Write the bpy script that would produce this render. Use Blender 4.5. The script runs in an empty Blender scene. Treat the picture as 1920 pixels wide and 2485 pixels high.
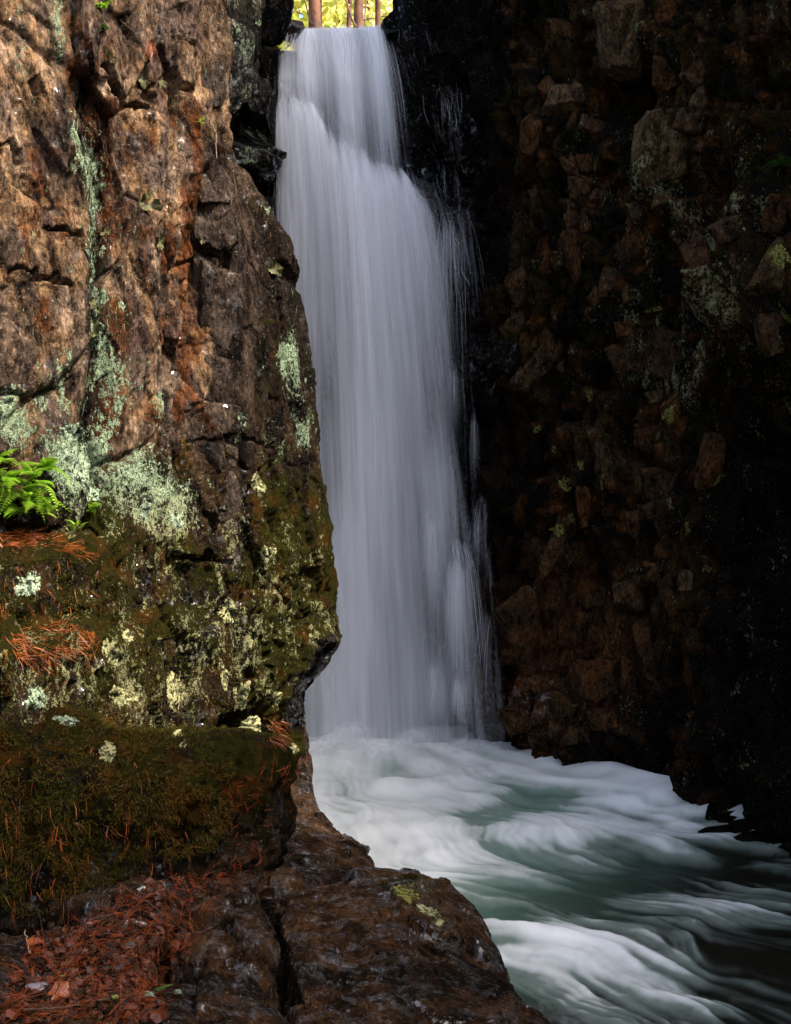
import bpy, math, random
import numpy as np
from mathutils import Vector, Matrix
from mathutils.bvhtree import BVHTree
random.seed(7)
RNG = np.random.default_rng(11)
SC = bpy.context.scene
COL = SC.collection

# ------------------------------------------------------------------ camera
F = 3000.0; CX = 960.0; CY = 1242.5; EYE = 2.5      # pinhole of the 1920x2485 photograph
cam_d = bpy.data.cameras.new("camera"); cam = bpy.data.objects.new("camera", cam_d); COL.objects.link(cam)
cam.location = (0, 0, EYE); cam.rotation_euler = (math.radians(90), 0, 0)
cam_d.sensor_fit = 'VERTICAL'; cam_d.sensor_height = 24.0; cam_d.lens = 24.0 * F / 2485.0
cam_d.clip_start = 0.05; cam_d.clip_end = 500
SC.camera = cam

# ------------------------------------------------------------------ world, sun, exposure
TO_SUN = Vector((0.56, -0.26, 0.79)).normalized()
elev = math.asin(TO_SUN.z); azim = math.atan2(TO_SUN.x, TO_SUN.y)
W = bpy.data.worlds.new("World"); SC.world = W; W.use_nodes = True
wn = W.node_tree; bg = wn.nodes["Background"]
sky = wn.nodes.new("ShaderNodeTexSky"); sky.sky_type = 'NISHITA'; sky.sun_disc = False
sky.dust_density = 5.0; sky.ozone_density = 0.4; sky.air_density = 0.9; sky.sun_elevation = elev; sky.sun_rotation = azim
wn.links.new(sky.outputs[0], bg.inputs[0]); bg.inputs[1].default_value = 0.15
sun_d = bpy.data.lights.new("sun", 'SUN'); sun = bpy.data.objects.new("sun", sun_d); COL.objects.link(sun)
sun_d.energy = 3.0; sun_d.angle = math.radians(0.8); sun_d.color = (1.0, 0.93, 0.82)
sun.rotation_euler = TO_SUN.to_track_quat('Z', 'Y').to_euler()
SC.view_settings.view_transform = 'Standard'; SC.view_settings.look = 'None'
SC.view_settings.exposure = 1.78; SC.view_settings.gamma = 1.0; SC.view_settings.use_curve_mapping = False
SC.render.engine = 'CYCLES'
SC.cycles.transparent_max_bounces = 24; SC.cycles.max_bounces = 5; SC.cycles.diffuse_bounces = 2

# ------------------------------------------------------------------ numeric helpers
def at(px, py, Y):
    return np.array([(px - CX) / F * Y, Y, EYE - (py - CY) / F * Y])
def atz(px, py, z):
    Y = (EYE - z) * F / (py - CY)
    return np.array([(px - CX) / F * Y, Y, z])
def project(P):
    return CX + P[..., 0] / P[..., 1] * F, CY - (P[..., 2] - EYE) / P[..., 1] * F

def _h(ix, iy, iz, seed):
    h = (ix.astype(np.uint32) * np.uint32(374761393)) ^ (iy.astype(np.uint32) * np.uint32(668265263)) ^ (iz.astype(np.uint32) * np.uint32(2147483647 ^ 1274126177)) ^ np.uint32((seed * 2654435761) & 0xffffffff)
    h ^= h >> np.uint32(13); h *= np.uint32(1274126177); h ^= h >> np.uint32(16); h *= np.uint32(2246822519); h ^= h >> np.uint32(15)
    return h
def _r(h):
    return (h & np.uint32(0xffffff)).astype(np.float32) / np.float32(16777216.0)
def vnoise(x, y, z=None, seed=0):
    """smooth value noise in -1..1 (2-D when z is None)"""
    x = np.asarray(x, np.float32); y = np.asarray(y, np.float32)
    ix = np.floor(x).astype(np.int64); iy = np.floor(y).astype(np.int64)
    fx = x - ix; fy = y - iy
    fx = fx * fx * fx * (fx * (fx * 6 - 15) + 10); fy = fy * fy * fy * (fy * (fy * 6 - 15) + 10)
    def plane(iz):
        a = _r(_h(ix, iy, iz, seed)); b = _r(_h(ix + 1, iy, iz, seed))
        c = _r(_h(ix, iy + 1, iz, seed)); d = _r(_h(ix + 1, iy + 1, iz, seed))
        return (a + (b - a) * fx) * (1 - fy) + (c + (d - c) * fx) * fy
    if z is None:
        return plane(np.zeros_like(ix)) * 2 - 1
    z = np.asarray(z, np.float32); iz = np.floor(z).astype(np.int64); fz = z - iz
    fz = fz * fz * (3 - 2 * fz)
    return (plane(iz) * (1 - fz) + plane(iz + 1) * fz) * 2 - 1
def fbm(x, y, z=None, seed=0, octv=4, gain=0.5):
    s = 0; a = 1.0; t = 0
    for k in range(octv):
        s = s + a * vnoise(x, y, z, seed + k * 17); t += a; a *= gain
        x = x * 2.03 + 7.1; y = y * 2.03 + 3.3
        if z is not None: z = z * 2.03 + 5.7
    return s / t
def cells(x, y, seed=0, jit=0.9):
    """2-D cellular noise: returns F1, F2, vector to the cell point, three random numbers of the cell"""
    x = np.asarray(x, np.float32); y = np.asarray(y, np.float32)
    ix = np.floor(x).astype(np.int64); iy = np.floor(y).astype(np.int64)
    f1 = np.full(x.shape, 9.0, np.float32); f2 = f1.copy()
    dx1 = np.zeros_like(f1); dy1 = np.zeros_like(f1); hid = np.zeros(x.shape, np.uint32)
    z0 = np.zeros_like(ix)
    for a in (-1, 0, 1):
        for b in (-1, 0, 1):
            h = _h(ix + a, iy + b, z0, seed)
            px = ix + a + 0.5 + jit * (_r(h) - 0.5); py = iy + b + 0.5 + jit * (_r(h * np.uint32(2654435761) ^ (h >> np.uint32(9))) - 0.5)
            dx = (x - px).astype(np.float32); dy = (y - py).astype(np.float32); d = np.sqrt(dx * dx + dy * dy)
            m = d < f1
            f2 = np.where(m, f1, np.minimum(f2, d)); f1 = np.where(m, d, f1)
            dx1 = np.where(m, dx, dx1); dy1 = np.where(m, dy, dy1); hid = np.where(m, h, hid)
    r1 = _r(hid * np.uint32(2246822519) ^ (hid >> np.uint32(11))); r2 = _r(hid * np.uint32(3266489917) ^ (hid >> np.uint32(7))); r3 = _r(hid * np.uint32(668265263) ^ (hid >> np.uint32(5)))
    return f1, f2, dx1, dy1, r1, r2, r3
def sstep(a, b, x):
    t = np.clip((x - a) / (b - a), 0, 1); return t * t * (3 - 2 * t)
def blob(U, V, cx, cy, rx, ry):
    return np.exp(-((U - cx) / rx) ** 2 - ((V - cy) / ry) ** 2)
def lerp3(a, b, t):
    return a + (b - a) * t[..., None]
def rgb(*c): return np.array(c, np.float32)

# ------------------------------------------------------------------ object helpers
def tag(o, label=None, cat=None, group=None, kind=None):
    if label: o["label"] = label
    if cat: o["category"] = cat
    if group: o["group"] = group
    if kind: o["kind"] = kind
    return o
def empty(name, loc=(0, 0, 0), **k):
    o = bpy.data.objects.new(name, None); o.location = Vector([float(v) for v in loc]); o.empty_display_size = 0.1
    COL.objects.link(o); return tag(o, **k)
def mesh_np(name, V, quads=None, tris=None, smooth=True):
    me = bpy.data.meshes.new(name)
    V = np.ascontiguousarray(V.reshape(-1, 3), np.float32)
    loops = []; starts = []; tot = 0
    if quads is not None and len(quads):
        q = np.asarray(quads, np.int32); loops.append(q.ravel()); starts.append(np.arange(len(q)) * 4); tot = len(q) * 4
    if tris is not None and len(tris):
        t = np.asarray(tris, np.int32); loops.append(t.ravel()); starts.append(tot + np.arange(len(t)) * 3)
    L = np.concatenate(loops).astype(np.int32); S = np.concatenate(starts).astype(np.int32)
    me.vertices.add(len(V)); me.vertices.foreach_set("co", V.ravel())
    me.loops.add(len(L)); me.loops.foreach_set("vertex_index", L)
    me.polygons.add(len(S)); me.polygons.foreach_set("loop_start", S)
    me.update(calc_edges=True)
    me.polygons.foreach_set("use_smooth", np.full(len(S), smooth, bool)); me.update()
    return me
def link(name, me, mat=None, parent=None, **k):
    o = bpy.data.objects.new(name, me); COL.objects.link(o)
    if mat and not me.materials: me.materials.append(mat)
    if parent:
        o.parent = parent; o.matrix_parent_inverse = Matrix.Translation(-Vector(parent.location))
    return tag(o, **k)
def put_color(me, name, arr):
    a = me.attributes.new(name, 'FLOAT_COLOR', 'POINT')
    if arr.shape[-1] == 3: arr = np.concatenate([arr.reshape(-1, 3), np.ones((arr.reshape(-1, 3).shape[0], 1), np.float32)], 1)
    a.data.foreach_set("color", np.ascontiguousarray(arr.reshape(-1, 4), np.float32).ravel())
def put_float(me, name, arr):
    a = me.attributes.new(name, 'FLOAT', 'POINT'); a.data.foreach_set("value", np.ascontiguousarray(arr, np.float32).ravel())
def grid_quads(ni, nj, wrap=False):
    i = np.arange(ni if wrap else ni - 1); j = np.arange(nj - 1)
    I, J = np.meshgrid(i, j, indexing='ij'); I2 = (I + 1) % ni
    return np.stack([I * nj + J, I2 * nj + J, I2 * nj + J + 1, I * nj + J + 1], -1).reshape(-1, 4)
def grid_normals(P):
    du = np.gradient(P, axis=0); dv = np.gradient(P, axis=1)
    n = np.cross(du, dv); return n / (np.linalg.norm(n, axis=-1, keepdims=True) + 1e-9)

# ------------------------------------------------------------------ materials
class NT:
    def __init__(s, name):
        s.m = bpy.data.materials.new(name); s.m.use_nodes = True; s.t = s.m.node_tree; s.t.nodes.clear()
        s.out = s.n("ShaderNodeOutputMaterial")
    def n(s, typ, **k):
        nd = s.t.nodes.new(typ)
        for a, b in k.items(): setattr(nd, a, b)
        return nd
    def l(s, a, b): s.t.links.new(a, b)
    def set(s, sock, v):
        if isinstance(v, (int, float)): sock.default_value = v
        elif isinstance(v, (tuple, list)): sock.default_value = tuple(v) if len(v) == len(sock.default_value) else (*v, 1.0)
        else: s.l(v, sock)
    def math(s, op, a, b=None, c=None, clamp=False):
        nd = s.n("ShaderNodeMath", operation=op, use_clamp=clamp); s.set(nd.inputs[0], a)
        if b is not None: s.set(nd.inputs[1], b)
        if c is not None: s.set(nd.inputs[2], c)
        return nd.outputs[0]
    def noise(s, vec, scale, detail=5, rough=0.6, dist=0.0):
        nd = s.n("ShaderNodeTexNoise"); s.l(vec, nd.inputs["Vector"]); nd.inputs["Scale"].default_value = scale
        nd.inputs["Detail"].default_value = detail; nd.inputs["Roughness"].default_value = rough; nd.inputs["Distortion"].default_value = dist
        return nd.outputs[0]
    def vmul(s, vec, v):
        nd = s.n("ShaderNodeVectorMath", operation='MULTIPLY'); s.l(vec, nd.inputs[0]); nd.inputs[1].default_value = v; return nd.outputs[0]
    def step(s, x, a, b):
        nd = s.n("ShaderNodeMapRange", interpolation_type='SMOOTHSTEP'); s.set(nd.inputs[0], x); s.set(nd.inputs[1], a); s.set(nd.inputs[2], b); return nd.outputs[0]
    def rng(s, x, a, b, c, d):
        nd = s.n("ShaderNodeMapRange"); s.set(nd.inputs[0], x)
        for i, v in enumerate((a, b, c, d)): s.set(nd.inputs[i + 1], v)
        return nd.outputs[0]
    def mix(s, f, a, b, mode='MIX'):
        nd = s.n("ShaderNodeMix", data_type='RGBA', blend_type=mode); s.set(nd.inputs[0], f); s.set(nd.inputs[6], a); s.set(nd.inputs[7], b); return nd.outputs[2]
    def attr(s, name):
        return s.n("ShaderNodeAttribute", attribute_name=name)
    def geo(s): return s.n("ShaderNodeNewGeometry").outputs["Position"]
    def obj(s): return s.n("ShaderNodeTexCoord").outputs["Object"]
    def bump(s, h, strength=0.6, dist=0.02, nrm=None):
        nd = s.n("ShaderNodeBump"); s.set(nd.inputs["Strength"], strength); nd.inputs["Distance"].default_value = dist; s.l(h, nd.inputs["Height"])
        if nrm is not None: s.l(nrm, nd.inputs["Normal"])
        return nd.outputs[0]
    def bsdf(s, **k):
        nd = s.n("ShaderNodeBsdfPrincipled")
        for a, b in k.items(): s.set(nd.inputs[a.replace('_', ' ')], b)
        return nd.outputs[0]
    def done(s, sh, backface=True):
        s.l(sh, s.out.inputs[0]); return s.m

def rock_material(name, uniform=None, stretch=(1, 1, 0.55), contrast=1.0, wet=None):
    """rock whose zone colour and lichen / moss / wet masks come from the mesh; fine grain is procedural"""
    t = NT(name); p = t.geo(); ps = t.vmul(p, stretch)
    n_mid = t.noise(ps, 9, 8, 0.70, 0.0); n_fine = t.noise(ps, 46, 5, 0.7); n_grain = t.noise(p, 150, 3, 0.6)
    if uniform is None:
        zone = t.attr("zone").outputs[0]
        sep = t.n("ShaderNodeSeparateColor"); t.l(t.attr("mask").outputs[0], sep.inputs[0])
        lich, moss, wetm = sep.outputs[0], sep.outputs[1], sep.outputs[2]; lhue = t.attr("mask").outputs["Alpha"]
    else:
        ob = t.n("ShaderNodeObjectInfo").outputs["Random"]
        zone = t.mix(t.step(t.noise(p, 2.3, 3, .5), .35, .65), uniform[0], uniform[1])
        zone = t.mix(t.math('MULTIPLY', ob, .6), zone, uniform[2]); lich, moss, wetm, lhue = uniform[3], uniform[4], uniform[5], uniform[6]
    v = t.math('MULTIPLY', t.rng(n_mid, .34, .66, .05, 1.95), t.rng(n_fine, .32, .68, .35, 1.7))  # bump hollows darkened in the colour, as painted crevice shade
    v = t.math('MULTIPLY', v, t.rng(n_grain, .35, .65, .75, 1.25))
    vc = t.n("ShaderNodeCombineColor"); [t.l(v, vc.inputs[i]) for i in range(3)]
    base = t.mix(1.0, zone, vc.outputs[0], 'MULTIPLY')
    # dark and pale grain speckle, also painted in as crevice shade and glints
    base = t.mix(t.math('MULTIPLY', t.step(t.noise(ps, 24, 7, .82, .6), .515, .60), .9), base, t.mix(1.0, base, (.20, .17, .16, 1), 'MULTIPLY'))
    base = t.mix(t.math('MULTIPLY', t.step(t.noise(ps, 40, 6, .8), .60, .66), .7), base, t.mix(1.0, base, (2.3, 2.2, 2.1, 1), 'MULTIPLY'))
    base = t.mix(t.math('MULTIPLY', t.step(t.noise(p, 85, 3, .65), .64, .69), .5), base, (.34, .29, .23, 1))
    # moss
    mn = t.math('ADD', t.math('ADD', t.math('MULTIPLY', t.noise(p, 14, 6, .75), .7), t.math('MULTIPLY', t.noise(p, 3.2, 4, .6), .5)), t.math('MULTIPLY', moss, .26)); mf = t.step(mn, .76, .88)
    mcol = t.mix(t.noise(p, 30, 3, .7), (.002, .0025, .0006, 1), (.036, .032, .003, 1))
    mcol = t.mix(t.step(t.noise(p, 5, 3, .6), .5, .65), mcol, (.045, .019, .002, 1))
    base = t.mix(mf, base, mcol)
    # lichen crust: clusters of small islands
    ln = t.math('ADD', t.math('ADD', t.math('MULTIPLY', t.noise(ps, 44, 6, .8, .3), .75), t.math('MULTIPLY', t.noise(ps, 6, 4, .6), .45)), t.math('MULTIPLY', t.math('MINIMUM', lich, 1.25), .17))
    lf = t.step(ln, .762, .792)
    lf = t.math('MULTIPLY', lf, t.step(t.noise(p, 120, 3, .7), .40, .50)); lcol = t.mix(lhue, (.34, .44, .27, 1), (.42, .38, .17, 1)); lcol = t.mix(t.rng(n_fine, .35, .65, .55, 0), lcol, (.10, .13, .08, 1))
    base = t.mix(lf, base, lcol)
    dry = t.math('SUBTRACT', 1.0, t.math('MAXIMUM', mf, lf))
    w = t.math('MULTIPLY', wetm, dry)
    film = t.math('MULTIPLY', t.math('MINIMUM', t.math('MULTIPLY', w, 1.2), 1.0), t.step(t.math('ADD', t.noise(p, 13, 6, .75), t.math('MULTIPLY', w, .09)), .59, .66))
    rough = t.math('SUBTRACT', .85, t.math('MULTIPLY', film, .73))
    h = t.math('ADD', t.math('MULTIPLY', n_mid, 1.2), t.math('MULTIPLY', n_fine, .42)); h = t.math('ADD', h, t.math('MULTIPLY', n_grain, .16))
    h = t.math('ADD', h, t.math('MULTIPLY', lf, .16)); h = t.math('ADD', h, t.math('MULTIPLY', t.math('MULTIPLY', mf, t.noise(p, 120, 3, .7)), .5))
    for sc_v, wt in ((13, .55), (34, .30)):
        vo = t.n("ShaderNodeTexVoronoi"); vo.feature = 'F1'; t.l(ps, vo.inputs["Vector"]); vo.inputs["Scale"].default_value = sc_v; vo.inputs["Randomness"].default_value = 1.0
        h = t.math('ADD', h, t.math('MULTIPLY', vo.outputs["Distance"], wt))
    nb = t.bump(h, 1.0, 0.055)
    sh = t.bsdf(Base_Color=base, Roughness=rough, Normal=nb, Coat_Weight=film, Coat_Roughness=.09, **{"Specular_IOR_Level": t.math('ADD', .04, t.math('MULTIPLY', film, .9))})
    return t.done(sh)
M_ROCK = rock_material("rock_strata")
M_STONE = rock_material("brown_stone", uniform=((.085, .034, .010), (.036, .018, .008), (.065, .042, .022), .3, .2, .06, .9))
M_STONE_PALE = rock_material("pale_lichened_stone", uniform=((.13, .085, .045), (.07, .042, .018), (.08, .045, .018), .40, .35, .05, 1.0))
M_BLACK = rock_material("black_wet_rock", uniform=((.006, .005, .0045), (.009, .007, .006), (.005, .0045, .005), .0, .1, .45, .2))

def simple_mat(name, c1, c2, scale=12, rough=.7, spec=.25, trans=0.0, bump=0.0, obj_var=0.0):
    t = NT(name); p = t.geo(); nz = t.noise(p, scale, 4, .6)
    c = t.mix(t.step(nz, .35, .65), c1, c2)
    if obj_var:
        r = t.n("ShaderNodeObjectInfo").outputs["Random"]; k = t.rng(r, 0, 1, 1 - obj_var, 1 + obj_var)
        cc = t.n("ShaderNodeCombineColor"); [t.l(k, cc.inputs[i]) for i in range(3)]; c = t.mix(1.0, c, cc.outputs[0], 'MULTIPLY')
    kw = dict(Base_Color=c, Roughness=rough, Specular_IOR_Level=spec)
    if bump: kw['Normal'] = t.bump(t.noise(p, scale * 6, 3, .6), bump, .006)
    sh = t.bsdf(**kw)
    if trans:
        tr = t.n("ShaderNodeBsdfTranslucent"); t.l(c, tr.inputs[0]); mx = t.n("ShaderNodeMixShader"); mx.inputs[0].default_value = trans
        t.l(sh, mx.inputs[1]); t.l(tr.outputs[0], mx.inputs[2]); sh = mx.outputs[0]
    return t.done(sh)

# ------------------------------------------------------------------ wall sheets: a plan curve that changes with height
def wall_sheet(ctrl, seg, zs):
    """ctrl: list of (z-knots, x-values, y-values); seg: columns per span; returns P (ni,nj,3)"""
    zs = np.asarray(zs, np.float64); K = len(ctrl)
    X = np.stack([np.interp(zs, c[0], c[1]) for c in ctrl]); Y = np.stack([np.interp(zs, c[0], c[2]) for c in ctrl])
    ts = np.concatenate([k + np.arange(n) / n for k, n in enumerate(seg)] + [[K - 1]])
    k = np.clip(np.floor(ts).astype(int), 0, K - 2); f = (ts - k)[:, None]
    def cr(A):
        p0 = A[np.maximum(k - 1, 0)]; p1 = A[k]; p2 = A[k + 1]; p3 = A[np.minimum(k + 2, K - 1)]
        m1 = (p2 - p0) * .5 * .6; m2 = (p3 - p1) * .5 * .6
        return (2 * f**3 - 3 * f**2 + 1) * p1 + (f**3 - 2 * f**2 + f) * m1 + (-2 * f**3 + 3 * f**2) * p2 + (f**3 - f**2) * m2
    P = np.stack([cr(X), cr(Y), np.broadcast_to(zs, (len(ts), len(zs)))], -1)
    return P

# ================================================================== LEFT CLIFF
def const(x, y): return ([0, 10], [x, x], [y, y])
edge_py = [-900, 0, 120, 185, 215, 255, 370, 440, 490, 600, 720, 950, 1150, 1330, 1480, 1560, 1600, 1660, 1700, 1800, 1900]
edge_px = [440, 470, 515, 552, 535, 492, 505, 585, 610, 690, 722, 742, 762, 785, 802, 808, 790, 738, 722, 720, 740]
EY = 8.0
ez = [EYE - (p - CY) / F * EY for p in edge_py][::-1]; ex = [(p - CX) / F * EY for p in edge_px][::-1]
zs = np.linspace(0.55, 7.4, 680)
ctrl = [const(-7, -2), const(-3.4, 3.4),
        ([0, 1.5, 1.9, 2.02, 2.28, 2.40, 3.4, 7.5], [-1.72, -1.72, -1.74, -1.80, -1.80, -1.86, -1.9, -2.0], [5.0, 5.1, 5.15, 5.42, 5.5, 5.86, 6.0, 6.1]),
        ([0, 1.55, 1.85, 2.0, 2.35, 3, 7.5], [-1.32, -1.32, -1.33, -1.38, -1.41, -1.44, -1.48], [5.9, 5.95, 6.0, 6.2, 6.3, 6.5, 6.65]),
        ([0, 1.5, 2.2, 3, 7.5], [-.90, -.92, -.95, -.97, -1.05], [7.0, 7.05, 7.2, 7.3, 7.4]),
        (ez, ex, [EY] * len(ez)),
        (ez, [x - .42 for x in ex], [9.4] * len(ez)),
        const(-2.4, 12.6)]
P0 = wall_sheet(ctrl, [6, 40, 190, 160, 120, 46, 16], zs)
N0 = -grid_normals(P0)
if N0[300, 300, 0] < 0: N0 = -N0
U, V = project(P0); X, Y_, Z = P0[..., 0], P0[..., 1], P0[..., 2]
ds = np.concatenate([[0], np.cumsum(np.linalg.norm(np.diff(P0[:, 300], axis=0), axis=1))])
S = np.broadcast_to(ds[:, None], U.shape)
w1 = fbm(S * 1.3, Z * .8, seed=1, octv=3); w2 = fbm(S * 1.3, Z * .8, seed=2, octv=3)
Sw = S + .16 * w1 + .10 * Z * .5; Zw = Z + .25 * w2
Uw = U + 38 * fbm(S * 3, Z * 1.5, seed=5, octv=4); Vw = V + 60 * fbm(S * 2, Z * 2, seed=6, octv=3)
low = sstep(1080, 1350, Vw)
D = .11 * fbm(Sw * 1.7, Zw * .38, seed=9, octv=3)
# vertical ribs and grooves of the foliated rock
D += -.10 * np.exp(-((Uw - 232) / 30) ** 2) * sstep(60, 300, V) * (1 - low) + .07 * np.exp(-((Uw - 372) / 48) ** 2) * (1 - low)
D += -.13 * np.exp(-((Uw - 482 + (V - 700) * .05) / 16) ** 2) * (1 - sstep(1000, 1200, V)) * sstep(380, 450, V)
D += -.10 * np.exp(-((Uw - 446 + .12 * (V - 700)) / 13) ** 2) * sstep(500, 640, V) * (1 - low)
f1, f2, dx, dy, r1, r2, r3 = cells(Sw * 2.2, Zw * 1.0, seed=21)
D += (.09 * (r1 - .5) + .16 * (r2 - .5) * dx + .08 * (r3 - .5) * dy) - .028 * (1 - sstep(0, .07, f2 - f1))
g1, g2, gx, gy, q1, q2, q3 = cells(Sw * 8 + .3 * w2, Zw * 3.6, seed=33)
D += (.030 * (q1 - .5) + .060 * (q2 - .5) * gx + .04 * (q3 - .5) * gy) * (1 + .8 * low) - .009 * (1 - sstep(0, .09, g2 - g1)) * (q3 > .35)
g1b, g2b, gxb, gyb, p1, p2, p3 = cells(Sw * 24 + 2 * w1, Zw * 11, seed=45)
smooth_col = sstep(478, 505, Uw) * (1 - sstep(600, 625, Uw)) * sstep(380, 440, Vw) * (1 - sstep(1080, 1150, Vw))
D += (.013 * (p1 - .5) + .022 * (p2 - .5) * gxb) * (1 - .75 * smooth_col) * (1 + low)
D += (.030 * fbm(Sw * 9, Zw * 6, seed=50, octv=5, gain=.62)) * (1 - .6 * smooth_col) * (1 + .9 * low)
# open cracks and ledges seen in the rock
def crack(pts, wpx, depth):
    global D
    d = np.full(U.shape, 1e9, np.float32)
    Uc = U + 14 * fbm(S * 14, Z * 14, seed=77, octv=4); Vc = V + 26 * fbm(S * 14, Z * 14, seed=78, octv=2)
    for (a, b), (c, e) in zip(pts[:-1], pts[1:]):
        vx, vy = c - a, e - b; t = np.clip(((Uc - a) * vx + (Vc - b) * vy) / (vx * vx + vy * vy), 0, 1)
        d = np.minimum(d, np.hypot(Uc - a - t * vx, Vc - b - t * vy))
    D -= depth * (1 - sstep(wpx * .3, wpx, d))
for pts, w_, dp in [([(95, 548), (125, 575), (190, 582)], 9, .07), ([(0, 640), (60, 668), (150, 690)], 10, .06), ([(440, 832), (480, 838), (520, 834), (600, 850)], 4, .016),
                    ([(470, 980), (505, 990), (545, 990)], 5, .03), ([(455, 1060), (500, 1072), (560, 1070), (650, 1085)], 7, .03), ([(600, 1136), (660, 1124), (700, 1130), (760, 1126)], 5, .025),
                    ([(0, 960), (60, 965), (150, 930)], 9, .05), ([(0, 375), (35, 355), (50, 400)], 8, .05), ([(430, 1350), (520, 1355)], 10, .08),
                    ([(560, 1190), (575, 1300), (560, 1420)], 7, .05), ([(595, 1490), (575, 1560), (600, 1650)], 13, .14), ([(230, 1540), (260, 1600)], 20, .12),
                    ([(560, 1090), (580, 1150)], 6, .04), ([(505, 600), (535, 625), (560, 600)], 7, .05), ([(0, 1255), (100, 1285), (230, 1300)], 12, .10),
                    ([(630, 1500), (640, 1640), (650, 1740)], 8, .07), ([(250, 150), (290, 230), (320, 260)], 16, .12), ([(300, 250), (380, 262)], 10, .07),
                    ([(360, 200), (385, 240)], 9, .06), ([(195, 320), (215, 350)], 12, .07), ([(75, 190), (85, 230)], 12, .07)]:
    crack(pts, w_, dp)
D += -.30 * blob(U, V, 585, 1800, 62, 62)                     # the small cave under the lichened edge
fade = np.ones_like(D); fade[:46] *= 1
edge_w = np.exp(-((U - np.interp(V, edge_py, edge_px)) / 30) ** 2)
D *= (1 - .35 * edge_w)
P1 = (P0 + N0 * D[..., None]).astype(np.float32)
# zone colours
tan = rgb(.150, .088, .045); grey = rgb(.045, .030, .022); rust = rgb(.085, .024, .004); darkb = rgb(.008, .005, .003); choc = rgb(.034, .022, .015); wetb = rgb(.005, .0045, .004); pale = rgb(.30, .20, .13)
n_a = fbm(S * 4, Z * 1.8, seed=61, octv=5); n_b = fbm(S * 9, Z * 4, seed=62, octv=5, gain=.6); n_c = fbm(S * 2, Z * .6, seed=63, octv=3)
C = lerp3(np.broadcast_to(tan, P1.shape), grey, sstep(-.12, .25, n_a))
C = lerp3(C, rust, sstep(.10, .40, n_b + .25 * n_c) * .75)
C = lerp3(C, pale, sstep(.12, .42, -n_b) * .5)
C = lerp3(C, rgb(.05, .042, .042), sstep(.22, .4, -n_a + .3 * n_b) * .6)
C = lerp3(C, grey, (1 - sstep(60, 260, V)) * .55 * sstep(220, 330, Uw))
band = np.exp(-((Uw - 262) / 46) ** 2) * sstep(20, 140, V)
C = lerp3(C, rust * .55, np.clip(band * 1.25 * sstep(-.5, .2, n_b), 0, 1))
C = lerp3(C, darkb, sstep(.2, .62, np.exp(-((Uw - 215) / 32) ** 2) * sstep(120, 260, V) * (.7 + n_b)) * .9)
C = lerp3(C, rust * .7, np.clip(np.exp(-((Uw - 474) / 24) ** 2) * sstep(200, 300, V) * (1 - sstep(800, 900, V)), 0, 1))
C = lerp3(C, darkb, sstep(.05, .4, n_b) * np.exp(-((Uw - 300) / 60) ** 2) * .9 * sstep(200, 300, V) * (1 - sstep(700, 900, V)))
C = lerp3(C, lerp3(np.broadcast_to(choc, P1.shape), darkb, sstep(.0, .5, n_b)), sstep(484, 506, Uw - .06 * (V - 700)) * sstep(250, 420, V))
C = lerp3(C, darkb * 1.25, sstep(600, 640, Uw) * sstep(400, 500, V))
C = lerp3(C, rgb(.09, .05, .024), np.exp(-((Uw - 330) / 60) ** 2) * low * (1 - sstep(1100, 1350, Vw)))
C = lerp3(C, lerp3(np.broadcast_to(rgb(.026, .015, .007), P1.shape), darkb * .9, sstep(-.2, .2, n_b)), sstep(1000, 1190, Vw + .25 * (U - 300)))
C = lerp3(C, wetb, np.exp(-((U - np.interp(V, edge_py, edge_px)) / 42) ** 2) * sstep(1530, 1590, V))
C = lerp3(C, rgb(.05, .034, .02), blob(U, V, 690, 1480, 70, 90) * .7)
C *= (1 + .35 * n_c[..., None])
lich = .85 * (.75 + 2.2 * n_b) * np.exp(-((Uw + 45 * n_b - 222) / 52) ** 2) * sstep(180, 330, V) * (1 - sstep(880, 960, V)) + .80 * (1 + 2.4 * n_b) * blob(Uw, Vw, 215, 1030, 170, 180) + .9 * blob(Uw, Vw, 20, 990, 60, 70)
lich += .9 * blob(Uw, Vw, 290, 1190, 140, 80) + .95 * blob(Uw, V, 410, 1260, 50, 50) + 1.2 * blob(U, V, 702, 900, 26, 95) + 1.0 * blob(U, V, 725, 1060, 16, 60) + .8 * blob(U, V, 680, 870, 14, 40) + .7 * blob(U, V, 385, 960, 30, 40)
lich += .26 * sstep(1100, 1280, V) + .35 * blob(U, V, 350, 1620, 160, 130) + .5 * blob(U, V, 100, 1660, 110, 70) + .35 * blob(U, V, 640, 1500, 120, 160) + .7 * blob(U, V, 130, 60, 20, 170) + .5 * blob(U, V, 60, 60, 25, 120) + .25
lich *= 1 - sstep(1760, 1840, V)
moss = .75 * low + .5 * sstep(590, 620, Uw) * sstep(600, 800, V) + .9 * blob(U, V, 635, 1230, 40, 120) + .3 * band + .5 * blob(U, V, 250, 60, 30, 110) + .5 * blob(U, V, 490, 300, 12, 50)
moss += .5 * sstep(.1, .4, N0[..., 2]) 
under = sstep(1530, 1590, V) * np.exp(-((U - np.interp(V, edge_py, edge_px)) / 42) ** 2) * (1 - sstep(1740, 1800, V)); moss *= 1 - under; lich *= 1 - under
wet = .35 * low + .9 * edge_w * sstep(1500, 1600, V) + .25
lh = np.clip(sstep(1150, 1330, V) * .9 + .1 * n_a, 0, 1)
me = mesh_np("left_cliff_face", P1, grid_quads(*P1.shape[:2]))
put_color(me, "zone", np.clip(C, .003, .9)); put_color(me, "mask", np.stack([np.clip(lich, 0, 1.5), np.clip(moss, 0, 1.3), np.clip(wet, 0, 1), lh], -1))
left_cliff = link("left_cliff", me, M_ROCK, kind="structure")

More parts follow.
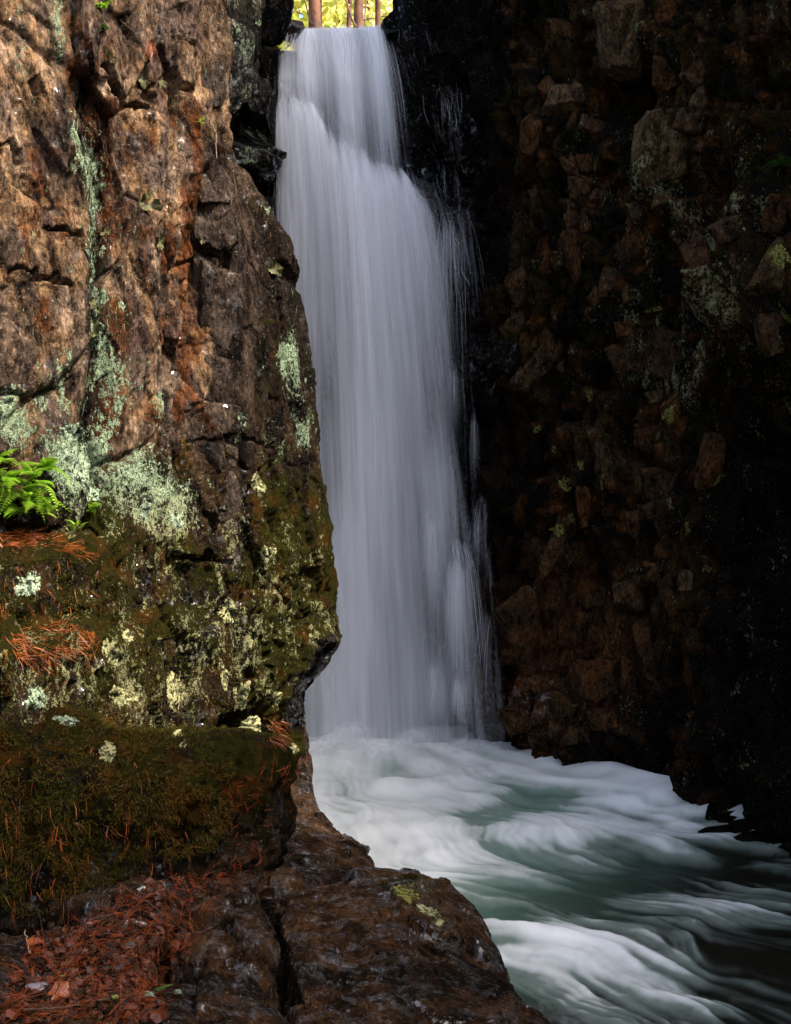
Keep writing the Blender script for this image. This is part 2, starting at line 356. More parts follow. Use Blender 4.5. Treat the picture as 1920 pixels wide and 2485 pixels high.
# ================================================================== RIGHT CLIFF
zr = np.linspace(-.4, 12, 520)
def rc(x, y, lx=0, ly=0, top=None):
    zk = [0, 2, 5, 8, 12]; return (zk, [x + lx * k for k in (0, .25, .6, 1, 1.1)], [y + ly * k for k in (0, .25, .6, 1, 1.1)])
ctrl = [rc(.98, 14.8, -.5, 0), rc(1.06, 13.8, -.58, .2), rc(1.42, 13.0, -.50, .0), rc(1.75, 12.3, -.35, -.15), rc(2.45, 11.2, -.15, -.25), rc(2.85, 9.6, -.1, -.1), rc(3.2, 8.2), rc(3.9, 5.5), rc(4.6, 2.5), rc(5.5, -3)]
P0 = wall_sheet(ctrl, [20, 90, 80, 110, 110, 60, 30, 20, 12], zr)
N0 = grid_normals(P0)
if N0[200, 200, 1] > 0: N0 = -N0
U, V = project(P0); Z = P0[..., 2]
ds = np.concatenate([[0], np.cumsum(np.linalg.norm(np.diff(P0[:, 100], axis=0), axis=1))]); S = np.broadcast_to(ds[:, None], U.shape)
w1 = fbm(S * .9, Z * .7, seed=101, octv=3); w2 = fbm(S * .9, Z * .7, seed=102, octv=3)
Sw = S + .22 * w1 - .12 * Z; Zw = Z + .3 * w2
D = .30 * fbm(Sw * .75, Zw * .45, seed=103, octv=3)
f1, f2, dx, dy, r1, r2, r3 = cells(Sw * 1.5, Zw * .95, seed=121)
D += .28 * (r1 - .5) + .30 * (r2 - .5) * dx + .26 * (r3 - .3) * dy - .05 * (1 - sstep(0, .08, f2 - f1))
g1, g2, gx, gy, q1, q2, q3 = cells(Sw * 4.4 + .4 * w2, Zw * 1.8 + .3 * w1, seed=133)
D += .20 * (q1 - .5) + .42 * (q2 - .5) * gx + .34 * (q3 - .35) * gy - .04 * (1 - sstep(0, .1, g2 - g1))
g1b, g2b, gxb, gyb, p1, p2, p3 = cells(Sw * 13, Zw * 8, seed=145)
D += .045 * (p1 - .5) + .09 * (p2 - .5) * gxb + .08 * (p3 - .5) * gyb
D += .035 * fbm(Sw * 8, Zw * 7, seed=150, octv=4, gain=.6)
D += .55 * blob(U, V, 1860, 640, 70, 300) - .45 * blob(U, V, 1480, 215, 110, 90) + .30 * blob(U, V, 1520, 70, 70, 90) + .30 * blob(U, V, 1660, 430, 100, 130)
D -= .30 * blob(U, V, 1760, 700, 70, 330)
P1 = (P0 + N0 * D[..., None]).astype(np.float32)
# unseen near wall: height shaped to shade ledge and pool, leaving left cliff sunlit
top = np.interp(P0[:, 100, 1], [2.4, 3.8, 5.2, 7.0, 8.2, 9.2, 20], [10.5, 7.7, 5.4, 5.4, 7.0, 12, 12])
sc_ = ((top + .4) / 12.4)[:, None]; P1[..., 2] = -.4 + (P1[..., 2] + .4) * sc_
n_a = fbm(S * 3, Z * 2, seed=161, octv=5); n_b = fbm(S * 7, Z * 5, seed=162, octv=5, gain=.6); n_c = fbm(S * 1.2, Z * .8, seed=163, octv=3)
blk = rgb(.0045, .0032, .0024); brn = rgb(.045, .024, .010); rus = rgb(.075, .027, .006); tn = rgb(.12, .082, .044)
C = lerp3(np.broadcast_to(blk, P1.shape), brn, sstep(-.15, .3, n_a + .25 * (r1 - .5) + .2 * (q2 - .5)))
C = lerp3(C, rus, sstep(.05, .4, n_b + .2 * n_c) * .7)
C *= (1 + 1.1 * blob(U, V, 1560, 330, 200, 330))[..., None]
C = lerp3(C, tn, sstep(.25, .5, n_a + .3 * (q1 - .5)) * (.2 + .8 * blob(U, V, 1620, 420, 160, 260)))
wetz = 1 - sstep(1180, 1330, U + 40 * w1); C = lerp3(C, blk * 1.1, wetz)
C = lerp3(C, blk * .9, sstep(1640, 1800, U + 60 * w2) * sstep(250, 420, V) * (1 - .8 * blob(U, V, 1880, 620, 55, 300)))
C = lerp3(C, rgb(.075, .028, .009), .8 * blob(U, V, 1290, 1600, 110, 170) + .6 * blob(U, V, 1470, 1560, 80, 150))
lich = .30 + .75 * blob(U, V, 1880, 650, 60, 280) + .6 * blob(U, V, 1630, 900, 110, 180) + .6 * blob(U, V, 1600, 430, 130, 160) + .5 * blob(U, V, 1520, 80, 60, 120) + .3 * blob(U, V, 1240, 640, 60, 120)
lich *= (1 - wetz)
moss = .35 + .35 * sstep(1180, 1250, U) * (1 - sstep(800, 1300, V)); wet = np.clip(.04 + .75 * blob(U, V, 1190, 880, 90, 90) + .55 * blob(U, V, 1080, 420, 90, 260) + .8 * blob(U, V, 1300, 1720, 190, 110) + .35 * blob(U, V, 1650, 1760, 120, 60), 0, 1)
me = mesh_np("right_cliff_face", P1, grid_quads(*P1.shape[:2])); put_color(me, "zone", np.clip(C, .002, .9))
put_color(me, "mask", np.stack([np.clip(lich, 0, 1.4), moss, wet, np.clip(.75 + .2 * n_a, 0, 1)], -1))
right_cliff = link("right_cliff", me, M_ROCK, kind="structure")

# ================================================================== BACK CLIFF behind the water, with the notch of the lip
def bc(px, Y, top, px2=None):
    x0 = (px - CX) / F * Y; return ([0, 10], [x0, x0 if px2 is None else (px2 - CX) / F * Y], [Y, Y]), top
LIP = 8.05
cols = [((-2.9, 11.3), 9.8), ((-1.95, 12.2), 9.8), ((-1.62, 12.9), 9.8), ((-1.50, 13.2), 9.8), ((-1.62, 13.9), 9.2), ((-1.55, 14.8), LIP), ((-.6, 14.9), LIP), ((-.2, 14.9), LIP), ((-.06, 14.7), LIP + .25), ((.12, 14.3), 9.8), ((.5, 14.4), 9.8), ((1.4, 14.6), 9.8)]
vv = np.linspace(0, 1, 380); zk = -.4 + vv * 10.2
P0 = wall_sheet([const(*c[0]) for c in cols], [20, 40, 40, 30, 30, 30, 26, 22, 34, 30, 20], zk)
tk = np.concatenate([k + np.arange(n) / n for k, n in enumerate([20, 40, 40, 30, 30, 30, 26, 22, 34, 30, 20])] + [[11]])
top = np.interp(tk, range(12), [c[1] for c in cols]); P0[..., 2] = -.4 + vv[None, :] * (top[:, None] + .4)
N0 = grid_normals(P0)
if N0[150, 100, 1] > 0: N0 = -N0
U, V = project(P0); Z = P0[..., 2]; S = np.broadcast_to((tk * .45)[:, None], U.shape)
w1 = fbm(S * 1.2, Z * .9, seed=201, octv=3); Sw = S + .2 * w1; Zw = Z + .2 * fbm(S, Z, seed=202, octv=2)
f1, f2, dx, dy, r1, r2, r3 = cells(Sw * 2.2, Zw * .8, seed=221); g1, g2, gx, gy, q1, q2, q3 = cells(Sw * 6, Zw * 2.4, seed=233)
D = .25 * (r1 - .5) + .3 * (r2 - .5) * dx + .2 * (r3 - .4) * dy + .09 * (q1 - .5) + .12 * (q2 - .5) * gx + .08 * (q3 - .4) * gy + .04 * fbm(Sw * 8, Zw * 5, seed=250, octv=5, gain=.6)
D *= 1 - .65 * sstep(585, 640, U)
D += -.5 * blob(U, V, 570, 300, 70, 60) + .35 * blob(U, V, 620, 370, 60, 28) 
D += .35 * sstep(.0, .45, (V - (150 + .76 * (U - 660))) / 300) * sstep(660, 690, U) * sstep(1, 0, (V - 900) / 900)   # the diagonal ledge that throws the water out
P1 = (P0 + N0 * D[..., None]).astype(np.float32)
n_a = fbm(S * 5, Z * 1.5, seed=261, octv=5); n_b = fbm(S * 9, Z * 3, seed=262, octv=4)
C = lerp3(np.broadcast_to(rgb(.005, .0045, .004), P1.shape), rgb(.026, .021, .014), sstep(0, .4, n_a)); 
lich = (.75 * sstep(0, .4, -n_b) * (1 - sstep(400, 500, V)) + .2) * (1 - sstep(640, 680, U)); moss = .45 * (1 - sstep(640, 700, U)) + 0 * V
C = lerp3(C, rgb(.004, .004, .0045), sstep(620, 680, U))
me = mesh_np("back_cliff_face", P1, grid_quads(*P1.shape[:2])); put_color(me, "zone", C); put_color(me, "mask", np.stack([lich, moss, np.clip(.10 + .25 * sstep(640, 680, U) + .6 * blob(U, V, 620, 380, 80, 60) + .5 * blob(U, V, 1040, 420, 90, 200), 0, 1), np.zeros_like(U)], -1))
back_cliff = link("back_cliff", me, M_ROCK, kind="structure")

# ================================================================== LEDGE AND SLABS in the foreground
def ground_rock(name, outline, mat, parent=None, rise=.05, skirt=.5, nth=220, nr=70, seed=0, rough=1.0, zonef=None, **k):
    """a bedrock slab: outline of world points (x,y,z), domed rough top, sides dropping to the skirt depth"""
    O = np.array(outline); n = len(O); t = np.linspace(0, n, nth, endpoint=False); i0 = t.astype(int); f = (t - i0)[:, None]
    p = [O[(i0 + d) % n] for d in (-1, 0, 1, 2)]
    m1 = (p[2] - p[0]) * .3; m2 = (p[3] - p[1]) * .3
    B = (2*f**3-3*f**2+1)*p[1] + (f**3-2*f**2+f)*m1 + (-2*f**3+3*f**2)*p[2] + (f**3-f**2)*m2
    c = B.mean(0); c[2] = B[:, 2].mean()
    r = np.linspace(0.0, 1, nr) ** .8; nsk = 34
    top = c + (B[:, None, :] - c) * r[None, :, None]
    # round the rim
    d_in = np.linalg.norm((B - c)[:, None, :2] * (1 - r)[None, :, None], axis=-1)
    R = .07; e = np.clip(1 - d_in / R, 0, 1); top[..., 2] += rise * (1 - r ** 2)[None, :] - R * .7 * (1 - np.sqrt(np.clip(1 - e ** 2, 0, 1)))
    outw = (B - c); outw[:, 2] = 0; outw /= np.linalg.norm(outw, axis=1, keepdims=True)
    sk = np.linspace(0, 1, nsk + 1)[1:] ** 1.3
    side = top[:, -1:, :] + outw[:, None, :] * (.10 * sk * skirt)[None, :, None]; side[..., 2] -= sk[None, :] * skirt
    P = np.concatenate([top, side], 1); nj = P.shape[1]
    Nn = grid_normals(P); 
    if Nn[5, 20, 2] < 0: Nn = -Nn
    x, y, z = P[..., 0], P[..., 1], P[..., 2]
    w = fbm(x * 2, y * 2, z * 2, seed=seed + 1, octv=2)
    f1, f2, dx, dy, r1, r2, r3 = cells(x * 3.2 + .3 * w + z * .8, y * 1.6 + z * 1.7, seed=seed + 2)
    g1, g2, gx, gy, q1, q2, q3 = cells(x * 11 + w, y * 6 + z * 7, seed=seed + 3)
    D = rough * (.035 * (r1 - .5) + .10 * (r2 - .5) * dx + .08 * (r3 - .5) * dy - .018 * (1 - sstep(0, .06, f2 - f1)) + .014 * (q1 - .5) + .02 * (q2 - .5) * gx
         + .026 * fbm(x * 6, y * 4, z * 6, seed=seed + 4, octv=3, gain=.6) + .012 * np.abs(fbm(x * 22, y * 14, z * 22, seed=seed + 14, octv=4, gain=.65)) + .035 * fbm(x * 2.2, y * 1.4, z * 2, seed=seed + 9, octv=2))
    ctr = np.clip(r / .06, 0, 1); D[:, :nr] *= ctr[None, :]; 
    P = P + Nn * D[..., None]; P[:, 0] = P[:, 0].mean(0)
    n_a = fbm(x * 4, y * 3, z * 4, seed=seed + 5, octv=5); n_b = fbm(x * 9, y * 6, z * 9, seed=seed + 6, octv=4)
    C = lerp3(np.broadcast_to(rgb(.042, .021, .009), P.shape), rgb(.012, .007, .004), sstep(-.2, .3, n_a)); C = lerp3(C, rgb(.06, .026, .009), sstep(.15, .45, n_b) * .6)
    L = np.full(x.shape, .0); Mo = np.full(x.shape, .08); We = np.full(x.shape, .95); H = np.full(x.shape, .9)
    if zonef: C, L, Mo, We, H = zonef(P, C, L, Mo, We, H)
    me = mesh_np(name + "_rock", P, grid_quads(nth, nj, wrap=True)[:, ::-1]); put_color(me, "zone", np.clip(C, .002, .9)); put_color(me, "mask", np.stack([L, Mo, We, H], -1))
    return link(name, me, mat, parent, **k)
def zp(lst): return [atz(a, b, z) for a, b, z in lst]
ledge = empty("rock_ledge", (0, 5.5, 0), kind="structure")
# base of the ledge between the slabs
ground_rock("ledge_base", zp([(-900, 2700, .93), (-700, 1990, .93), (300, 1900, .95), (560, 1760, .95), (735, 1730, .93), (765, 1960, .80), (840, 2090, .72), (1000, 2160, .62), (1150, 2260, .5), (1180, 2420, .42), (1260, 2700, .42), (1300, 3400, .3)]), M_ROCK, ledge, rise=0, skirt=1.4, nth=260, nr=90, seed=300, rough=.9)
ground_rock("slab", zp([(552, 1872, 1.03), (600, 1820, 1.02), (700, 1790, .99), (732, 1800, .98), (752, 1860, .98), (778, 1975, .93), (858, 2065, .83), (905, 2085, .8), (880, 2110, .82), (720, 2140, .90), (660, 2120, .92), (560, 2075, .98), (556, 1960, 1.0)]), M_ROCK, ledge, rise=.02, skirt=1.3, seed=310)
def zone_big(P, C, L, Mo, We, H):
    a = atz(1000, 2170, .84); d = np.hypot(P[..., 0] - a[0], (P[..., 1] - a[1]) * .55)
    m = np.exp(-(d / .10) ** 2); return lerp3(C, rgb(.11, .08, .025), m * .6), L + .9 * m, Mo + .9 * np.exp(-(np.hypot(P[..., 0] - a[0] + .02, (P[..., 1] - a[1] - .08) * .6) / .09) ** 2), We, H
ground_rock("slab", zp([(712, 2150, .90), (860, 2112, .87), (980, 2108, .86), (1070, 2128, .84), (1150, 2190, .80), (1208, 2270, .74), (1222, 2330, .70), (1205, 2370, .72), (1262, 2440, .68), (1375, 2500, .62), (1460, 2700, .55), (900, 2750, .80), (760, 2560, .86), (716, 2440, .88), (690, 2300, .90), (680, 2230, .91)]), M_ROCK, ledge, rise=.05, skirt=1.3, nth=300, nr=110, seed=320, zonef=zone_big)
ground_rock("slab", zp([(430, 2205, .97), (500, 2172, .97), (590, 2178, .96), (640, 2230, .95), (662, 2290, .95), (650, 2335, .94), (590, 2345, .94), (480, 2330, .96), (400, 2290, .97)]), M_ROCK, ledge, rise=.045, skirt=.4, nth=180, nr=60, seed=330)
ground_rock("slab", zp([(330, 2400, .97), (450, 2352, .97), (590, 2362, .96), (670, 2400, .95), (712, 2460, .94), (780, 2560, .9), (760, 2760, .9), (300, 2760, .95), (280, 2480, .97)]), M_ROCK, ledge, rise=.05, skirt=.4, nth=200, nr=70, seed=340)
ground_rock("slab", zp([(520, 2085, .985), (640, 2110, .96), (690, 2125, .94), (630, 2150, .95), (520, 2165, .97), (430, 2195, .975), (400, 2150, .99)]), M_ROCK, ledge, rise=.01, skirt=.3, nth=140, nr=40, seed=350)
ground_rock("slab", zp([(-500, 2700, 1.0), (-300, 2260, 1.0), (60, 2240, 1.0), (220, 2180, 1.0), (420, 2110, .99), (450, 2180, .975), (400, 2240, .965), (380, 2320, .96), (330, 2400, .96), (260, 2500, .96), (240, 2750, .97)]), M_ROCK, ledge, rise=.02, skirt=.3, nth=220, nr=80, seed=360)

# polyhedral rock: a ball cut by random planes, then roughened
def ico(sub):
    import bmesh
    bm = bmesh.new(); bmesh.ops.create_icosphere(bm, subdivisions=sub, radius=1); V = np.array([v.co[:] for v in bm.verts]); T = np.array([[v.index for v in f.verts] for f in bm.faces]); bm.free(); return V, T
ICO = {}
def cut_rock(sub, seed, radii=(1, 1, 1), planes=13, rough=.05, soft=26, boxy=True):
    if sub not in ICO: ICO[sub] = ico(sub)
    Vd, T = ICO[sub]; r_ = np.random.default_rng(seed)
    n = r_.normal(size=(planes, 3)); 
    if boxy: n = np.concatenate([n, np.eye(3) + r_.normal(size=(3, 3)) * .18, -np.eye(3) + r_.normal(size=(3, 3)) * .18])
    n /= np.linalg.norm(n, axis=1, keepdims=True); d = r_.uniform(.72, 1.0, len(n))
    q = np.maximum(Vd @ n.T, 1e-3) / d; r = (np.sum(q ** soft, 1)) ** (-1 / soft)
    P = Vd * r[:, None]
    P *= (1 + rough * fbm(P[:, 0] * 2.5 + seed, P[:, 1] * 2.5, P[:, 2] * 2.5, seed=seed % 97, octv=4, gain=.6))[:, None]
    return P * np.array(radii), T
# the big mossy boulder at the left, against the cliff foot
Pb, Tb = cut_rock(7, 52, (1, 1, 1), planes=8, rough=.07, soft=9)
c0 = at(150, 1990, 5.35); Pb = Pb * np.array([.86, .70, .56]) 
Pb[:, 2] += .05 * Pb[:, 0]; Pb = Pb + c0
x, y, z = Pb.T
f1, f2, dx, dy, r1, r2, r3 = cells(x * 4 + z * 1.2, z * 3 - y, seed=401)
dn = Pb - c0; dn /= np.linalg.norm(dn, axis=1, keepdims=True)
Pb = Pb + dn * (.05 * (r1 - .5) + .09 * (r2 - .5) * dx + .07 * (r3 - .5) * dy + .10 * fbm(x * 1.9, y * 1.9, z * 1.9, seed=404, octv=2) + .09 * fbm(x * 5, y * 5, z * 5, seed=402, octv=6, gain=.66))[:, None]
me = mesh_np("mossy_boulder_rock", Pb, tris=Tb); n_a = fbm(x * 5, y * 5, z * 5, seed=403, octv=4)
C = lerp3(np.broadcast_to(rgb(.020, .012, .006), Pb.shape), rgb(.007, .005, .0035), sstep(-.2, .3, n_a))
hh = sstep(-.35, .45, (z - c0[2]) / .5)
put_color(me, "zone", C); put_color(me, "mask", np.stack([.12 + 0 * x, .45 + .65 * hh, .5 - .3 * hh, .9 + 0 * x], -1))
boulder = link("mossy_boulder", me, M_ROCK, label="large dark mossy boulder strewn with orange pine needles at the foot of the left cliff", cat="boulder")

exec_stage2 = True
# ================================================================== POOL
def pool():
    rows = 470; colsn = 760
    pyv = np.concatenate([np.linspace(1760, 1800, 10)[:-1], np.linspace(1800, 2520, rows - 30), 2520 + np.cumsum(np.linspace(8, 160, 21))])
    Yr = EYE * F / (pyv - CY); uc = np.concatenate([np.linspace(200, 620, 30)[:-1], np.linspace(620, 1960, colsn - 70), 1960 + np.cumsum(np.linspace(6, 60, 41))])
    Yg, Ug = np.meshgrid(Yr, uc, indexing='ij'); X = (Ug - CX) / F * Yg; Y = Yg
    # surface current: it radiates from the foot of the fall and leaves to the lower right, swirling
    def vel(x, y):
        sx, sy = -.05, 14.2
        dx_, dy_ = x - sx, y - sy; r = np.hypot(dx_, dy_) + .3; rad = np.clip(3.2 / r, 0, 1.2)
        u = dx_ / r * 1.3 * rad + .55 * (1.2 - rad * .4); v = dy_ / r * 1.2 * rad - .18
        e = .25; s = .8
        a = lambda x_, y_: fbm(x_ * s, y_ * s * 1.1, seed=501, octv=3, gain=.55)
        u = u + (a(x, y + e) - a(x, y - e)) / (2 * e) * .80; v = v - (a(x + e, y) - a(x - e, y)) / (2 * e) * .55
        return u, v
    Xw = X + .035 * fbm(X * 5, Y * 5, seed=530, octv=3); Yw = Y + .05 * fbm(X * 5, Y * 5, seed=531, octv=3)
    u, v = vel(X, Y); sp = np.hypot(u, v) + 1e-4; u, v = u / sp, v / sp
    # line-integral smear of fine noise along the current (velocity re-sampled a few times only)
    acc = np.zeros_like(X); acc2 = np.zeros_like(X); acc3 = np.zeros_like(X); wsum = 0
    for sgn in (1, -1):
        x, y = Xw.copy(), Yw.copy()
        for k in range(30):
            if k % 6 == 0:
                uu, vv_ = vel(x, y); s_ = np.hypot(uu, vv_) + 1e-4; uu, vv_ = uu / s_, vv_ / s_
            st = .018
            x = x + sgn * uu * st; y = y + sgn * vv_ * st; w = 1 - k / 34
            acc += w * vnoise(x * 21, y * 17, seed=511); acc3 += w * vnoise(x * 38, y * 30, seed=513); wsum += w
            if k % 3 == 0 and k < 22: acc2 += fbm(x * 3.4, y * 4.0, seed=512, octv=3, gain=.5)
    A = acc / wsum; B = acc2 / wsum; A /= A.std(); B /= B.std(); A3 = acc3 / acc3.std()
    big = fbm(X * .9, Y * .9, seed=520, octv=3)
    PX, PY = Ug, np.broadcast_to(pyv[:, None], X.shape)
    # foam density: thick at the foot, thinning to green and then to black water at the right
    base = 1.50 - 1.25 * sstep(0, 1, np.clip((PX - 900) / 1150 * .55 + (PY - 1830) / 640 * .52, 0, 1.2))
    base -= .55 * blob(PX, PY, 845, 1945, 80, 45) + .75 * blob(PX, PY, 1250, 1955, 120, 42) + .42 * blob(PX, PY, 1160, 2075, 190, 38) + .55 * blob(PX, PY, 1330, 2190, 170, 60)
    base -= .95 * blob(PX, PY, 1560, 2110, 170, 38) + .55 * blob(PX, PY, 1830, 2310, 210, 150) + .4 * blob(PX, PY, 1750, 2090, 90, 40)
    base += .34 * np.exp(-((PY - (2240 + .30 * (PX - 1180))) / 58) ** 2) * sstep(1050, 1230, PX) * (1 - sstep(1600, 1980, PX)) + .42 * np.exp(-((PY - (2340 + .33 * (PX - 1250))) / 48) ** 2) * sstep(1180, 1330, PX)
    base -= .60 * blob(PX, PY, 1150, 2210, 150, 90) + .35 * blob(PX, PY, 1230, 2400, 120, 60)
    base += .65 * blob(PX, PY, 1450, 2000, 180, 32) + .55 * np.exp(-((PY - (1850 + .34 * (PX - 1400))) / 30) ** 2) * sstep(1300, 1450, PX) + .3 * blob(PX, PY, 960, 2150, 120, 60)
    base -= .5 * sstep(2420, 2520, PY) * sstep(1150, 1300, PX)*.6
    deep_fade = sstep(1500, 1800, PX) * sstep(2100, 2300, PY)
    froth = fbm(Xw * 3.2, Yw * 4.5, seed=533, octv=5, gain=.6)
    foam = np.clip(base - .24 + .34 * froth + (.14 * A + .09 * A3 + .22 * B) * (1 - .5 * sstep(1.05, 1.35, base)) + .34 * big, 0, 2.5)
    foam = 1 - np.exp(-1.25 * foam ** 1.15)
    foam = np.clip(foam * 1.08 + .07 * np.clip(A + .6 * B, 0, 2) * deep_fade, 0, 1)
    for _ in range(3):
        foam[1:-1] = foam[1:-1] * .5 + (foam[:-2] + foam[2:]) * .25; foam[:, 1:-1] = foam[:, 1:-1] * .5 + (foam[:, :-2] + foam[:, 2:]) * .25
    # relief
    far = sstep(12.2, 13.3, Y)
    H = .010 * B + .05 * big + .13 * blob(X, Y, -.05, 12.9, 1.0, .55) + .035 * np.sin((Y * 1.7 + X * .8) * 1.9 + 3 * big) * (1 - far)
    rim = np.exp(-((PY - (1850 + .34 * (PX - 1400))) / 38) ** 2) * sstep(1320, 1500, PX); H += rim * .10
    H -= .05 * (1 - foam)
    P = np.stack([X, Y, H], -1)
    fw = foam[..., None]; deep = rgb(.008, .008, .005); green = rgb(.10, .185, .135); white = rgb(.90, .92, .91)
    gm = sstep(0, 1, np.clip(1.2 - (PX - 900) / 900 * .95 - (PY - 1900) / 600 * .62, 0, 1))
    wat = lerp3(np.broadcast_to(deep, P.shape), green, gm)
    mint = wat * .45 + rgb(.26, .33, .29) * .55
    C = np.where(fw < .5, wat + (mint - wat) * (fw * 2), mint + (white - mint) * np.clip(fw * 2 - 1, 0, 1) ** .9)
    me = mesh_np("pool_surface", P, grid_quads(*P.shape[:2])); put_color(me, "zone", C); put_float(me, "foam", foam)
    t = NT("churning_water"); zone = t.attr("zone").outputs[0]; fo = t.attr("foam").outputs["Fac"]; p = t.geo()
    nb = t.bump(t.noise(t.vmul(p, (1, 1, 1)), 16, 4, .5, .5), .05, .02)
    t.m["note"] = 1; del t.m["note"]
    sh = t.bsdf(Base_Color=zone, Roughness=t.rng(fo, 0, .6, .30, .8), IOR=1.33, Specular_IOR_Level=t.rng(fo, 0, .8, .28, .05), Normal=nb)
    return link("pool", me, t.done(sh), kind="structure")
pool_o = pool()
me = mesh_np("sky_block_bed", np.array([[-30, -30, -.7], [30, -30, -.7], [30, 30, -.7], [-30, 30, -.7]], float), quads=[[0, 1, 2, 3]])  # unseen sheet added under the pool to block sky light from below
link("sky_block_bed", me, simple_mat("sky_block_brown", (.03, .025, .02), (.05, .04, .03), 4), kind="structure")

# ================================================================== WATERFALL
fall = empty("waterfall", (0, 13.4, 0), kind="structure")
def veil_material(name, col=(.82, .84, .89), freq=70.0, seed=0.0):
    t = NT(name); lat = t.attr("lat").outputs["Fac"]; dr = t.attr("drop").outputs["Fac"]; dens = t.attr("dens").outputs["Fac"]
    def streak(fx, fy, s, det, ro):
        cv = t.n("ShaderNodeCombineXYZ"); t.l(t.math('MULTIPLY', lat, fx), cv.inputs[0]); t.l(t.math('MULTIPLY', dr, fy), cv.inputs[1]); cv.inputs[2].default_value = s + seed
        nd = t.n("ShaderNodeTexNoise"); t.l(cv.outputs[0], nd.inputs["Vector"]); nd.inputs["Scale"].default_value = 1; nd.inputs["Detail"].default_value = det; nd.inputs["Roughness"].default_value = ro; return nd.outputs[0]
    s1 = streak(freq, .55, 1.7, 3, .7); s2 = streak(freq * .17, .30, 5.1, 3, .6)
    a = t.math('ADD', t.math('MULTIPLY', t.math('SUBTRACT', s1, .5), .45), t.math('MULTIPLY', t.math('SUBTRACT', s2, .5), 1.9))
    # alpha = dens shaped by streaks: thick water stays closed, thin water breaks into threads
    al = t.math('ADD', t.math('MULTIPLY', dens, 1.35), t.math('MULTIPLY', a, t.rng(dens, 0, 1, .62, .40)))
    al = t.math('SUBTRACT', al, .22); al = t.math('MULTIPLY', al, t.step(dens, .0, .18)); al = t.math('MINIMUM', t.math('MAXIMUM', al, 0.0), .97)
    df = t.n("ShaderNodeBsdfDiffuse"); df.inputs[0].default_value = (*col, 1); tr = t.n("ShaderNodeBsdfTranslucent"); tr.inputs[0].default_value = (*col, 1)
    m1 = t.n("ShaderNodeMixShader"); m1.inputs[0].default_value = .35; t.l(df.outputs[0], m1.inputs[1]); t.l(tr.outputs[0], m1.inputs[2])
    tp = t.n("ShaderNodeBsdfTransparent"); m2 = t.n("ShaderNodeMixShader"); t.l(al, m2.inputs[0]); t.l(tp.outputs[0], m2.inputs[1]); t.l(m1.outputs[0], m2.inputs[2])
    return t.done(m2.outputs[0])
V_SHEET = [veil_material("falling_water", seed=k * 11.3, freq=f) for k, f in enumerate((62.0, 85.0, 48.0))]
V_MIST = veil_material("spray_mist", (.88, .90, .93), 5.0, 31)
V_THREAD = veil_material("water_threads", (.82, .84, .90), 40.0, 77)
def sheet(name, a_px, a_py, Y0, b_px, b_py, Y1, expo, densf, mat, na=150, nh=220, bulge=0.0):
    """water sheet from the crest curve (a) to the foot curve (b); columns follow the thrown water"""
    al = np.linspace(0, 1, na)[:, None]; h = np.linspace(0, 1, nh)[None, :]
    ax = np.interp(al, *a_px); ay = np.interp(al, *a_py); bx = np.interp(al, *b_px); by = np.interp(al, *b_py)
    py = ay + (by - ay) * h; e = np.interp(al, *expo); px = ax + (bx - ax) * h ** e
    Yd = Y0 + (Y1 - Y0) * h ** .45 - bulge * np.sin(np.pi * h) 
    Yd = Yd + .05 * fbm(al * 9, h * 2.5, seed=int(Y0 * 10) + na, octv=3) 
    lat = al * (np.mean(bx) * 0 + 1) * 1.9 + 0 * h
    P = np.stack([(px - CX) / F * Yd, Yd, EYE - (py - CY) / F * Yd], -1)
    me = mesh_np(name + "_sheet", P, grid_quads(na, nh)); put_float(me, "lat", lat); put_float(me, "drop", 0 * al + h * (by - ay) / 230.0); put_float(me, "dens", np.clip(densf(al, h, px, py), 0, 1.1))
    return link(name, me, mat, fall)
# crest over the lip, then the upper apron
lipx = ([0, .12, .3, .55, .8, 1], [668, 700, 745, 830, 900, 932]); lipy = ([0, .10, .2, .28, .5, .9, 1], [150, 118, 92, 66, 64, 60, 78])
def d_up(a, h, px, py): return (.86 - .42 * sstep(.15, .9, h)) * (1 - .5 * (1 - sstep(.05, .3, a)) * (1 - sstep(.1, .5, h))) * sstep(0, .08, a) * (1 - sstep(.80, 1, a + .10 * h)) * sstep(0, .02, h) * (.75 + .25 * np.cos(a * 23)) + .10
upb_x = ([0, .3, .6, .85, 1], [664, 760, 880, 965, 1010]); upb_y = ([0, .3, .6, 1], [240, 330, 430, 470])
sheet("upper_veil", lipx, lipy, 14.35, upb_x, upb_y, 13.75, ([0, 1], [.9, .6]), d_up, V_SHEET[0], na=120, nh=110)
sheet("upper_veil", lipx, lipy, 14.45, upb_x, upb_y, 13.85, ([0, 1], [.8, .5]), lambda a, h, px, py: .8 * d_up(a, h, px, py), V_SHEET[2], na=110, nh=100)
